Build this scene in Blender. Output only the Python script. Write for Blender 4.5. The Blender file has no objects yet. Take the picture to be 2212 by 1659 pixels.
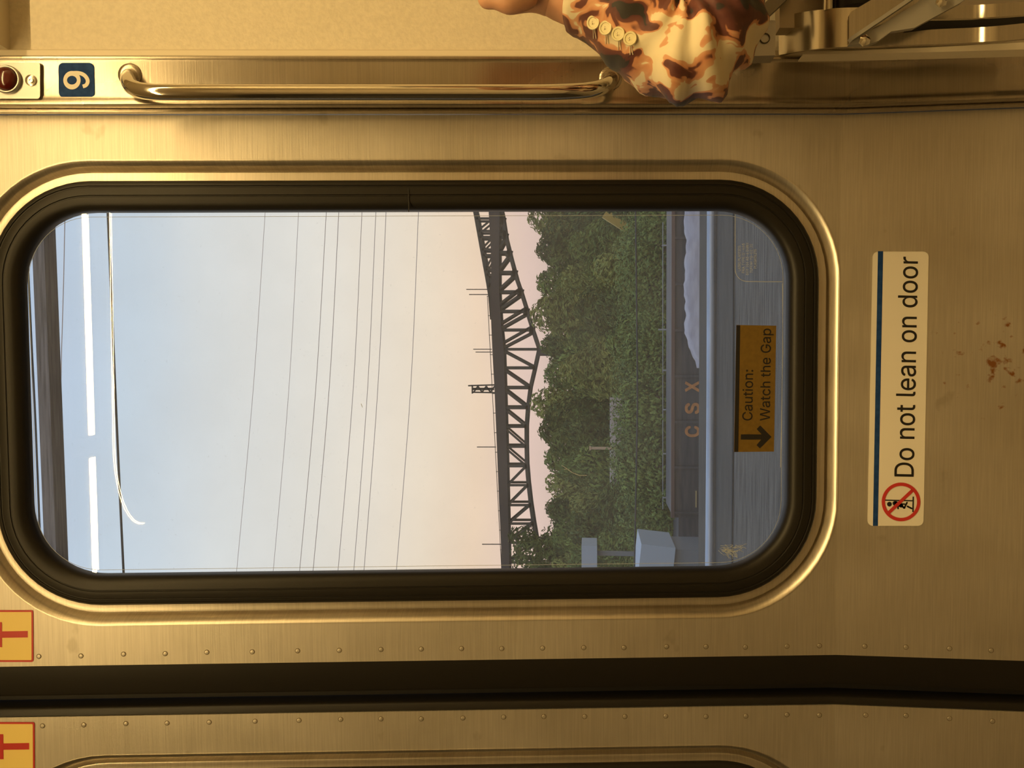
import bpy, bmesh, math, random
from mathutils import Vector, Matrix, noise
from mathutils.bvhtree import BVHTree
random.seed(7)
sc = bpy.context.scene
COL = sc.collection
PI = math.pi

# ------------------------------------------------------------------ camera
W_, H_, F_ = 2212.0, 1659.0, 1680.0
PITCH, ROLL, YAW = 0.10129, -0.00215, -0.0425
CAM = Vector((0, -0.93, 1.32))
LEAN, ZB = 0.12095, 1.0359          # inward lean of the upper body side, height of the belt line
fw = Vector((math.sin(YAW)*math.cos(PITCH), math.cos(YAW)*math.cos(PITCH), math.sin(PITCH)))
r0 = Vector((math.cos(YAW), -math.sin(YAW), 0)); u0 = r0.cross(fw)
ir, iu = -u0, r0                     # the phone was held on its side
cr, sr = math.cos(ROLL), math.sin(ROLL)
RT, UP = (ir*cr + iu*sr), (iu*cr - ir*sr)
cd = bpy.data.cameras.new('camera'); co = bpy.data.objects.new('camera', cd); COL.objects.link(co)
cd.sensor_width = 36; cd.lens = F_/W_*36; cd.clip_start = 0.02; cd.clip_end = 2000
co.matrix_world = Matrix(((RT.x, UP.x, -fw.x, CAM.x), (RT.y, UP.y, -fw.y, CAM.y), (RT.z, UP.z, -fw.z, CAM.z), (0, 0, 0, 1)))
sc.camera = co

# ------------------------------------------------------------------ world, view
sc.view_settings.view_transform = 'Standard'; sc.view_settings.look = 'None'
sc.view_settings.exposure = 0.0; sc.view_settings.gamma = 1.0; sc.view_settings.use_curve_mapping = False
sc.cycles.use_denoising = True
sc.cycles.max_bounces = 10; sc.cycles.transparent_max_bounces = 24
wd = bpy.data.worlds.new('evening_sky'); sc.world = wd; wd.use_nodes = True
nt = wd.node_tree; nt.nodes.clear()
N = nt.nodes.new; L = nt.links.new
tc = N('ShaderNodeTexCoord'); sx = N('ShaderNodeSeparateXYZ'); L(tc.outputs['Generated'], sx.inputs[0])
wn = N('ShaderNodeTexNoise'); wn.inputs['Scale'].default_value = 2.2; wn.inputs['Detail'].default_value = 2
mpw = N('ShaderNodeMapping'); mpw.inputs['Scale'].default_value = (1, 1, 5); L(tc.outputs['Generated'], mpw.inputs[0]); L(mpw.outputs[0], wn.inputs[0])
ma = N('ShaderNodeMath'); ma.operation = 'MULTIPLY_ADD'; ma.inputs[1].default_value = 0.05; L(wn.outputs[0], ma.inputs[0]); L(sx.outputs[2], ma.inputs[2])
mb = N('ShaderNodeMath'); mb.operation = 'ADD'; mb.inputs[1].default_value = -0.025; L(ma.outputs[0], mb.inputs[0])
rp = N('ShaderNodeValToRGB'); L(mb.outputs[0], rp.inputs[0])
els = [(0.0, (.66, .50, .44)), (0.08, (.92, .67, .58)), (0.15, (1.02, .77, .57)), (0.21, (1.0, .84, .67)), (0.33, (.93, .88, .81)),
       (0.45, (.82, .84, .85)), (0.53, (.66, .77, .89)), (0.61, (.56, .69, .90)), (1.0, (.38, .53, .82))]
cr_ = rp.color_ramp
while len(cr_.elements) < len(els): cr_.elements.new(0.5)
for e, (p, c) in zip(cr_.elements, els): e.position = p; e.color = (*c, 1)
bg = N('ShaderNodeBackground'); bg.inputs[1].default_value = 1.0; L(rp.outputs[0], bg.inputs[0])
wo = N('ShaderNodeOutputWorld'); L(bg.outputs[0], wo.inputs[0])
LAMP = 208.0                          # radiance of the ceiling tubes
LAMP_COL = (1.0, 0.685, 0.27)

# ------------------------------------------------------------------ measuring helpers
def ray(px, py): return (fw*F_ + RT*(px - W_/2) + UP*(H_/2 - py))/F_
def prof(s):
    """profile of the car side: vertical below the belt, leaning in above it"""
    r = 0.001
    if s <= -r: return 0.0, ZB + s, 0.0
    if s >= r: return -LEAN*r - math.sin(LEAN)*(s - r), ZB + r + math.cos(LEAN)*(s - r), LEAN
    return -(LEAN/(4*r))*(s + r)**2, ZB + s, LEAN*(s + r)/(2*r)
def Wp(u, s, n=0.0):
    y, z, a = prof(s)
    return Vector((u, y - n*math.cos(a), z - n*math.sin(a)))
def uv(px, py, n=0.0):
    d = ray(px, py)
    for up in ((True, False) if px < 1810 else (False, True)):
        Nn = Vector((0, -math.cos(LEAN), -math.sin(LEAN))) if up else Vector((0, -1, 0))
        O = Vector((0, 0, ZB))
        P = CAM + d*((O + Nn*n - CAM).dot(Nn)/d.dot(Nn))
        s = P.z - ZB if not up else (P - O).dot(Vector((0, -math.sin(LEAN), math.cos(LEAN))))
        return P.x, s
def on_wall(px, py, n=0.0):
    u, s = uv(px, py, n); return Wp(u, s, n)
def at(px, py, Y):
    d = ray(px, py); return CAM + d*((Y - CAM.y)/d.y)

# ------------------------------------------------------------------ object helpers
def tag(o, label=None, cat=None, group=None, kind=None):
    if label: o['label'] = label
    if cat: o['category'] = cat
    if group: o['group'] = group
    if kind: o['kind'] = kind
    return o
def empty(name, loc, label, cat, group=None, kind=None):
    o = bpy.data.objects.new(name, None); COL.objects.link(o); o.location = loc; o.empty_display_size = .05
    return tag(o, label, cat, group, kind)
class MB:
    """collects world-space geometry for one mesh object"""
    def __init__(s): s.v = []; s.f = []; s.m = []; s.mi = 0
    def add(s, vs, fs):
        b = len(s.v); s.v += [Vector(v) for v in vs]; s.f += [tuple(b + i for i in f) for f in fs]; s.m += [s.mi]*len(fs); return s
    def box(s, c, d, rot=None):
        c = Vector(c); hx, hy, hz = d[0]/2, d[1]/2, d[2]/2
        vs = [Vector((x, y, z)) for x in (-hx, hx) for y in (-hy, hy) for z in (-hz, hz)]
        if rot is not None: vs = [rot @ v for v in vs]
        return s.add([c + v for v in vs], [(0, 1, 3, 2), (4, 6, 7, 5), (0, 4, 5, 1), (2, 3, 7, 6), (0, 2, 6, 4), (1, 5, 7, 3)])
    def bar(s, a, b, w, h, up=(0, 1, 0)):
        """rectangular bar from a to b: w across, h along 'up'"""
        a, b = Vector(a), Vector(b); t = (b - a).normalized(); up = Vector(up); x = t.cross(up).normalized(); y = x.cross(t)
        vs = []
        for p in (a, b):
            for i, j in ((-1, -1), (1, -1), (1, 1), (-1, 1)): vs.append(p + x*(i*w/2) + y*(j*h/2))
        return s.add(vs, [(3, 2, 1, 0), (4, 5, 6, 7), (0, 1, 5, 4), (1, 2, 6, 5), (2, 3, 7, 6), (3, 0, 4, 7)])
    def tube(s, pts, r, n=10, caps=True):
        pts = [Vector(p) for p in pts]; rs = r if isinstance(r, (list, tuple)) else [r]*len(pts)
        vs = []; ref = None
        for i, p in enumerate(pts):
            t = (pts[min(i+1, len(pts)-1)] - pts[max(i-1, 0)]).normalized()
            if ref is None: ref = t.orthogonal().normalized()
            ref = (ref - t*ref.dot(t)).normalized(); y = t.cross(ref)
            for k in range(n):
                a = 2*PI*k/n; vs.append(p + (ref*math.cos(a) + y*math.sin(a))*rs[i])
        fs = [(i*n+k, i*n+(k+1) % n, (i+1)*n+(k+1) % n, (i+1)*n+k) for i in range(len(pts)-1) for k in range(n)]
        if caps: fs += [tuple(range(n-1, -1, -1)), tuple((len(pts)-1)*n + k for k in range(n))]
        return s.add(vs, fs)
    def lathe(s, c, axis, prof_, n=20):
        """prof_: (radius, height along axis)"""
        c, ax = Vector(c), Vector(axis).normalized(); x = ax.orthogonal().normalized(); y = ax.cross(x); vs = []
        for r, h in prof_:
            for k in range(n): a = 2*PI*k/n; vs.append(c + ax*h + (x*math.cos(a) + y*math.sin(a))*r)
        fs = [(i*n+k, i*n+(k+1) % n, (i+1)*n+(k+1) % n, (i+1)*n+k) for i in range(len(prof_)-1) for k in range(n)]
        fs += [tuple((len(prof_)-1)*n + k for k in range(n))]
        return s.add(vs, fs)
    def loops(s, loops, closed=True, cap=False):
        n = len(loops[0]); vs = [p for l in loops for p in l]; m = n if closed else n-1
        fs = [(i*n+k, i*n+(k+1) % n, (i+1)*n+(k+1) % n, (i+1)*n+k) for i in range(len(loops)-1) for k in range(m)]
        if cap: fs += [tuple((len(loops)-1)*n + k for k in range(n))]
        return s.add(vs, fs)
    def slab(s, poly, off):
        """polygon (world points) with thickness vector off"""
        n = len(poly); poly = [Vector(p) for p in poly]; off = Vector(off)
        return s.add(poly + [p + off for p in poly], [tuple(range(n-1, -1, -1)), tuple(range(n, 2*n))] + [(k, (k+1) % n, n+(k+1) % n, n+k) for k in range(n)])
    def build(s, name, mats, parent=None, loc=None, smooth=False, fix=True):
        if not isinstance(mats, (list, tuple)): mats = [mats]
        if loc is None:
            lo = Vector([min(v[i] for v in s.v) for i in range(3)]); hi = Vector([max(v[i] for v in s.v) for i in range(3)])
            loc = Vector(((lo.x+hi.x)/2, (lo.y+hi.y)/2, lo.z))
        loc = Vector(loc); me = bpy.data.meshes.new(name); me.from_pydata([v - loc for v in s.v], [], s.f)
        for m in mats: me.materials.append(m)
        for p, i in zip(me.polygons, s.m): p.material_index = i
        if fix:
            bm = bmesh.new(); bm.from_mesh(me); bmesh.ops.recalc_face_normals(bm, faces=bm.faces); bm.to_mesh(me); bm.free()
        if smooth:
            me.polygons.foreach_set('use_smooth', [True]*len(me.polygons))
            if smooth != 2: me.set_sharp_from_angle(angle=math.radians(38))
        o = bpy.data.objects.new(name, me); COL.objects.link(o)
        if parent is not None:
            pl = parent.location.copy(); q = parent.parent
            while q is not None: pl += q.location; q = q.parent
            o.parent = parent; o.location = loc - pl
        else: o.location = loc
        return o

# ------------------------------------------------------------------ materials
MATS = {}
def mat(name, col, rough=.5, metal=0.0, spec=.5, var=0.0, vscale=(40, 40, 40), bump=0.0, bscale=(60, 60, 60), detail=3, col2=None, coat=0, rvar=0, emit=None, lo=.35, hi=.65, sheen=0):
    m = bpy.data.materials.new(name); m.use_nodes = True; t = m.node_tree; b = t.nodes['Principled BSDF']
    b.inputs['Base Color'].default_value = (*col, 1); b.inputs['Roughness'].default_value = rough; b.inputs['Metallic'].default_value = metal
    b.inputs['Specular IOR Level'].default_value = spec; b.inputs['Coat Weight'].default_value = coat
    tcn = t.nodes.new('ShaderNodeTexCoord')
    def nz(scale, det=detail):
        mp = t.nodes.new('ShaderNodeMapping'); mp.inputs['Scale'].default_value = scale; t.links.new(tcn.outputs['Object'], mp.inputs[0])
        n = t.nodes.new('ShaderNodeTexNoise'); n.inputs['Scale'].default_value = 1; n.inputs['Detail'].default_value = det; t.links.new(mp.outputs[0], n.inputs[0]); return n
    if var or col2:
        n = nz(vscale); r = t.nodes.new('ShaderNodeValToRGB'); t.links.new(n.outputs[0], r.inputs[0])
        c2 = col2 or tuple(min(1, c*(1+var)) for c in col); c1 = col if col2 else tuple(c*(1-var) for c in col)
        r.color_ramp.elements[0].color = (*c1, 1); r.color_ramp.elements[1].color = (*c2, 1)
        r.color_ramp.elements[0].position = lo; r.color_ramp.elements[1].position = hi
        t.links.new(r.outputs[0], b.inputs['Base Color'])
        if rvar:
            q = t.nodes.new('ShaderNodeMath'); q.operation = 'MULTIPLY_ADD'; q.inputs[1].default_value = rvar; q.inputs[2].default_value = rough - rvar/2
            t.links.new(n.outputs[0], q.inputs[0]); t.links.new(q.outputs[0], b.inputs['Roughness'])
    if bump:
        n = nz(bscale); bp = t.nodes.new('ShaderNodeBump'); bp.inputs['Strength'].default_value = bump; bp.inputs['Distance'].default_value = .002
        t.links.new(n.outputs[0], bp.inputs['Height']); t.links.new(bp.outputs[0], b.inputs['Normal'])
    if emit: b.inputs['Emission Color'].default_value = (*emit[0], 1); b.inputs['Emission Strength'].default_value = emit[1]
    return m
def steel_mat(name, col, rough=.42, metal=.9, rust=None, bump=.10, blots=.84):
    """brushed stainless sheet: fine grain running along the car, cloudy wiping marks, optional rust spots round a point"""
    m = bpy.data.materials.new(name); m.use_nodes = True; t = m.node_tree; b = t.nodes['Principled BSDF']; nn, ln = t.nodes.new, t.links.new
    ge = nn('ShaderNodeNewGeometry')
    def nz(scale, det, sc_=1.0):
        mp = nn('ShaderNodeMapping'); mp.inputs['Scale'].default_value = scale; ln(ge.outputs['Position'], mp.inputs[0])
        n = nn('ShaderNodeTexNoise'); n.inputs['Scale'].default_value = sc_; n.inputs['Detail'].default_value = det; ln(mp.outputs[0], n.inputs[0]); return n
    grain = nz((16, 16, 620), 5); cloud = nz((7, 7, 5), 5); blot = nz((22, 22, 30), 3)
    r1 = nn('ShaderNodeValToRGB'); ln(grain.outputs[0], r1.inputs[0])
    r1.color_ramp.elements[0].position = .3; r1.color_ramp.elements[1].position = .7
    r1.color_ramp.elements[0].color = (*[c*.90 for c in col], 1); r1.color_ramp.elements[1].color = (*[min(1, c*1.06) for c in col], 1)
    r2 = nn('ShaderNodeValToRGB'); ln(cloud.outputs[0], r2.inputs[0]); r2.color_ramp.elements[0].position = .3; r2.color_ramp.elements[1].position = .62
    r2.color_ramp.elements[0].color = (.86, .85, .82, 1); r2.color_ramp.elements[1].color = (1, 1, 1, 1)
    mx = nn('ShaderNodeMix'); mx.data_type = 'RGBA'; mx.blend_type = 'MULTIPLY'; mx.inputs[0].default_value = 1; ln(r1.outputs[0], mx.inputs[6]); ln(r2.outputs[0], mx.inputs[7])
    r3 = nn('ShaderNodeValToRGB'); ln(blot.outputs[0], r3.inputs[0]); r3.color_ramp.elements[0].position = .27; r3.color_ramp.elements[1].position = .33
    r3.color_ramp.elements[0].color = (blots, blots*.99, blots*.955, 1) if blots < 1 else (1, 1, 1, 1); r3.color_ramp.elements[1].color = (1, 1, 1, 1)
    mx2 = nn('ShaderNodeMix'); mx2.data_type = 'RGBA'; mx2.blend_type = 'MULTIPLY'; mx2.inputs[0].default_value = 1; ln(mx.outputs[2], mx2.inputs[6]); ln(r3.outputs[0], mx2.inputs[7])
    out = mx2.outputs[2]
    if rust:
        c, rad = rust; vm = nn('ShaderNodeVectorMath'); vm.operation = 'DISTANCE'; ln(ge.outputs['Position'], vm.inputs[0]); vm.inputs[1].default_value = c
        mr = nn('ShaderNodeMapRange'); mr.inputs[1].default_value = 0; mr.inputs[2].default_value = rad; mr.inputs[3].default_value = .20; mr.inputs[4].default_value = -.12; ln(vm.outputs['Value'], mr.inputs[0])
        sp = nz((95, 95, 80), 4); ad = nn('ShaderNodeMath'); ad.operation = 'ADD'; ln(sp.outputs[0], ad.inputs[0]); ln(mr.outputs[0], ad.inputs[1])
        r4 = nn('ShaderNodeValToRGB'); ln(ad.outputs[0], r4.inputs[0]); r4.color_ramp.elements[0].position = .70; r4.color_ramp.elements[1].position = .80
        r4.color_ramp.elements[0].color = (0, 0, 0, 1); r4.color_ramp.elements[1].color = (1, 1, 1, 1)
        mx3 = nn('ShaderNodeMix'); mx3.data_type = 'RGBA'; ln(r4.outputs[0], mx3.inputs[0]); ln(out, mx3.inputs[6]); mx3.inputs[7].default_value = (.34, .15, .05, 1); out = mx3.outputs[2]
    ln(out, b.inputs['Base Color']); b.inputs['Metallic'].default_value = metal
    q = nn('ShaderNodeMath'); q.operation = 'MULTIPLY_ADD'; q.inputs[1].default_value = .16; q.inputs[2].default_value = rough - .08; ln(cloud.outputs[0], q.inputs[0]); ln(q.outputs[0], b.inputs['Roughness'])
    if bump:
        bp = nn('ShaderNodeBump'); bp.inputs['Strength'].default_value = bump; bp.inputs['Distance'].default_value = .0012; ln(grain.outputs[0], bp.inputs['Height']); ln(bp.outputs[0], b.inputs['Normal'])
    return m
STEEL = steel_mat('brushed_stainless', (.66, .62, .55), .47, .85, rust=((-.015, 0, .86), .13))
RIM_STEEL = steel_mat('pressed_rim_steel', (.70, .65, .57), .38, .95, bump=.05, blots=1)
STEEL_POST = steel_mat('satin_stainless', (.50, .45, .38), .27, 1.0, bump=.05)
STEEL_BRIGHT = mat('bright_stainless', (.66, .61, .52), .24, 1.0, var=.06, vscale=(6, 6, 300), bump=.03, bscale=(5, 300, 300))
CHROME = mat('polished_steel', (.74, .70, .62), .09, 1.0)
RUBBER = mat('black_rubber', (.010, .0085, .0065), .45, spec=.34, bump=.05, bscale=(90, 90, 90))
RUBBER_D = mat('gap_rubber', (.008, .007, .006), .6)
CREAM = mat('cream_laminate', (.73, .66, .52), .48, var=.05, vscale=(190, 190, 190), bump=.22, bscale=(330, 330, 330), detail=4)
CREAM_TRIM = mat('cream_trim', (.76, .68, .53), .42)
WHITE_STK = mat('white_vinyl', (.80, .76, .68), .38)
BLUE_STK = mat('blue_vinyl', (.012, .045, .17), .6, spec=.12, col2=(.02, .065, .22), vscale=(140, 140, 140))
BLACK_STK = mat('black_print', (.012, .011, .011), .4)
RED_STK = mat('red_vinyl', (.55, .035, .03), .4)
YEL_STK = mat('yellow_vinyl', (.95, .74, .24), .4)
GOLD_STK = mat('ochre_vinyl', (.155, .092, .012), .5, var=.08, vscale=(200, 200, 200))
PALE_PRINT = mat('etched_print', (.42, .47, .54), .7)
GREY_PAINT = mat('grey_paint', (.33, .31, .27), .45, metal=.3)
ALU = mat('dull_aluminium', (.52, .51, .5), .42, .85)
SLOT_SHADE = mat('slot_shade', (.01, .008, .006), .7)
FLOOR_M = mat('speckled_floor', (.20, .17, .13), .5, col2=(.30, .26, .20), vscale=(160, 160, 160))
DARK_END = mat('dark_end_wall', (.06, .055, .05), .5)  # unseen walls, coloured dark to deepen reflections in the window rim
CEIL_M = mat('ceiling_laminate', (.72, .66, .54), .5)
BACK_M = mat('back_wall_laminate', (.70, .62, .48), .5)
def lamp_mat():
    m = bpy.data.materials.new('lit_tube'); m.use_nodes = True; t = m.node_tree; t.nodes.remove(t.nodes['Principled BSDF'])
    e = t.nodes.new('ShaderNodeEmission'); e.inputs[0].default_value = (*LAMP_COL, 1); e.inputs[1].default_value = LAMP; t.links.new(e.outputs[0], t.nodes['Material Output'].inputs[0]); return m
TUBE_M = lamp_mat()
def glass_mat():
    """dusty polycarbonate: clear, reflecting by angle, with a thin film of dirt and fine specks"""
    m = bpy.data.materials.new('dusty_glazing'); m.use_nodes = True; t = m.node_tree; t.nodes.remove(t.nodes['Principled BSDF']); nn, ln = t.nodes.new, t.links.new
    tr = nn('ShaderNodeBsdfTransparent'); tr.inputs[0].default_value = (.97, .985, .985, 1); gl = nn('ShaderNodeBsdfGlossy'); gl.inputs[1].default_value = 0.0
    fr = nn('ShaderNodeFresnel'); fr.inputs[0].default_value = 1.45; mx = nn('ShaderNodeMixShader'); ln(fr.outputs[0], mx.inputs[0]); ln(tr.outputs[0], mx.inputs[1]); ln(gl.outputs[0], mx.inputs[2])
    df = nn('ShaderNodeBsdfDiffuse'); df.inputs[0].default_value = (.55, .55, .53, 1); tl = nn('ShaderNodeBsdfTranslucent'); tl.inputs[0].default_value = (.7, .7, .68, 1)
    ad = nn('ShaderNodeMixShader'); ad.inputs[0].default_value = .7; ln(df.outputs[0], ad.inputs[1]); ln(tl.outputs[0], ad.inputs[2])
    ge = nn('ShaderNodeNewGeometry'); n1 = nn('ShaderNodeTexNoise'); n1.inputs['Scale'].default_value = 420; n1.inputs['Detail'].default_value = 2; ln(ge.outputs['Position'], n1.inputs[0])
    n2 = nn('ShaderNodeTexNoise'); n2.inputs['Scale'].default_value = 9; n2.inputs['Detail'].default_value = 4; ln(ge.outputs['Position'], n2.inputs[0])
    r = nn('ShaderNodeMapRange'); r.inputs[1].default_value = .68; r.inputs[2].default_value = .78; r.inputs[3].default_value = 0; r.inputs[4].default_value = .10; ln(n1.outputs[0], r.inputs[0])
    r2 = nn('ShaderNodeMapRange'); r2.inputs[1].default_value = .3; r2.inputs[2].default_value = .7; r2.inputs[3].default_value = .05; r2.inputs[4].default_value = .10; ln(n2.outputs[0], r2.inputs[0])
    sm = nn('ShaderNodeMath'); sm.operation = 'ADD'; ln(r.outputs[0], sm.inputs[0]); ln(r2.outputs[0], sm.inputs[1])
    m2 = nn('ShaderNodeMixShader'); ln(sm.outputs[0], m2.inputs[0]); ln(mx.outputs[0], m2.inputs[1]); ln(ad.outputs[0], m2.inputs[2])
    ln(m2.outputs[0], t.nodes['Material Output'].inputs[0]); return m
GLASS = glass_mat()

# ------------------------------------------------------------------ wall-surface builders
def rrect(u0, u1, s0, s1, r, o=0.0, k=14):
    """rounded rectangle, grown by o; list of (u, s), counter-clockwise from the lower right"""
    u0, u1, s0, s1, r = u0-o, u1+o, s0-o, s1+o, max(r+o, .0005); out = []
    for cx, cy, a0 in ((u1-r, s0+r, -PI/2), (u1-r, s1-r, 0), (u0+r, s1-r, PI/2), (u0+r, s0+r, PI)):
        for i in range(k+1): a = a0 + PI/2*i/k; out.append((cx + r*math.cos(a), cy + r*math.sin(a)))
    return out
def extrude(profile, s0, s1, name, m, parent=None, closed=True, step=.02, **k):
    """profile of (u, n) run along the bent car side from s0 to s1"""
    ss = [s0] + [s for s in (-.001, 0, .001) if s0 < s < s1] + [s1]
    mb_ = MB(); lp = [[Wp(u, s, n) for u, n in profile] for s in ss]; mb_.loops(lp, closed)
    if closed: n_ = len(profile); mb_.f += [tuple(range(n_)), tuple((len(ss)-1)*n_ + i for i in range(n_))]; mb_.m += [0, 0]
    return mb_.build(name, m, parent, **k)
def fan(us, n, th=0.0):
    """flat decal polygon in (u, s)"""
    return [Wp(u, s, n) for u, s in us]
def px_poly(mb_, pts, n0, th=.0003):
    P = [on_wall(x, y, n0+th) for x, y in pts]; Q = [on_wall(x, y, n0) for x, y in pts]
    k = len(P); mb_.add(P + Q, [tuple(range(k)), tuple(range(2*k-1, k-1, -1))] + [(i, (i+1) % k, k+(i+1) % k, k+i) for i in range(k)]); return mb_
def px_rrect(x0, x1, y0, y1, r, k=6, skew=0.0):
    out = []
    for cx, cy, a0 in ((x1-r, y0+r, -PI/2), (x1-r, y1-r, 0), (x0+r, y1-r, PI/2), (x0+r, y0+r, PI)):
        for i in range(k+1):
            a = a0 + PI/2*i/k; x = cx + r*math.cos(a); y = cy + r*math.sin(a); out.append((x + skew*(y - (y0+y1)/2), y))
    return out
def text_font():
    try: return bpy.data.fonts.load(bpy.utils.system_resource('DATAFILES', path='fonts') + '/Inter.woff2', check_existing=True)   # Blender's own bundled typeface
    except Exception: return None
FONT = text_font()
def text_geo(txt, off=.004):
    """outline of the lettering, filled loop by loop; off thickens the strokes a little"""
    c = bpy.data.curves.new('t', 'FONT'); c.body = txt; c.size = 1; c.resolution_u = 5; c.fill_mode = 'NONE'
    if FONT: c.font = FONT
    o = bpy.data.objects.new('t', c); COL.objects.link(o); dg = bpy.context.evaluated_depsgraph_get(); dg.update()
    me = bpy.data.meshes.new_from_object(o.evaluated_get(dg)); V = [p.co.copy() for p in me.vertices]; nb = {}
    for e_ in me.edges: a, b = e_.vertices; nb.setdefault(a, []).append(b); nb.setdefault(b, []).append(a)
    bpy.data.objects.remove(o); bpy.data.curves.remove(c); bpy.data.meshes.remove(me)
    lp_, seen = [], set()
    for k in nb:
        if k in seen: continue
        l, p, q = [k], None, k
        seen.add(k)
        while True:
            nx_ = [n_ for n_ in nb[q] if n_ not in seen]
            if not nx_: break
            q = nx_[0]; seen.add(q); l.append(q)
        P = [Vector((V[n_].x, V[n_].y, 0)) for n_ in l]
        P = [p_ for n_, p_ in enumerate(P) if (p_ - P[n_-1]).length > 1e-5]
        if len(P) > 2: lp_.append(P)
    area = lambda P: sum(P[n_-1].x*P[n_].y - P[n_].x*P[n_-1].y for n_ in range(len(P)))/2
    def wind(pt, P):
        w = 0
        for n_ in range(len(P)):
            a, b = P[n_-1], P[n_]
            if (a.y > pt.y) != (b.y > pt.y) and pt.x < (b.x-a.x)*(pt.y-a.y)/(b.y-a.y) + a.x: w += 1 if b.y > a.y else -1
        return w
    big = max(lp_, key=lambda P: abs(area(P))); sg_ = 1 if area(big) > 0 else -1; grown = []
    for P in lp_:
        out = []
        for n_ in range(len(P)):
            t = (P[(n_+1) % len(P)] - P[n_-1]).normalized(); out.append(Vector((P[n_].x + t.y*off*sg_, P[n_].y - t.x*off*sg_)))
        grown.append(out)
    pts_, eds = [], []
    for P in grown:
        b0 = len(pts_); pts_ += P; eds += [(b0+n_, b0+(n_+1) % len(P)) for n_ in range(len(P))]
    from mathutils.geometry import delaunay_2d_cdt
    ov, oe, of, *_ = delaunay_2d_cdt(pts_, eds, [], 0, 1e-6); fs = []
    for f_ in of:
        c_ = sum((ov[n_] for n_ in f_), Vector((0, 0)))/len(f_)
        if sum(wind(c_, P) for P in grown) != 0: fs.append(tuple(f_))
    us_ = sorted({n_ for f_ in fs for n_ in f_}); mp_ = {n_: k_ for k_, n_ in enumerate(us_)}
    return [(ov[n_].x, ov[n_].y, 0) for n_ in us_], [tuple(mp_[n_] for n_ in f_) for f_ in fs]
def px_text(mb_, txt, A, B, cap, n, ch=None):
    """lettering whose baseline runs from A to B (photo pixels) with capitals 'cap' pixels high, laid on the wall surface"""
    if ch is None: hv, _ = text_geo('H'); ch = max(p[1] for p in hv)
    v, f = text_geo(txt); x0 = min(p[0] for p in v); x1 = max(p[0] for p in v)
    A, B = Vector(A), Vector(B); t = (B - A)/(x1 - x0); upv = Vector((t.y, -t.x)).normalized()
    if upv.x > 0: upv = -upv
    vs = []
    for x, y, z in v:
        q = A + t*(x - x0) + upv*(y/ch*cap); vs.append(on_wall(q.x, q.y, n))
    mb_.add(vs, f); return mb_

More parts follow.
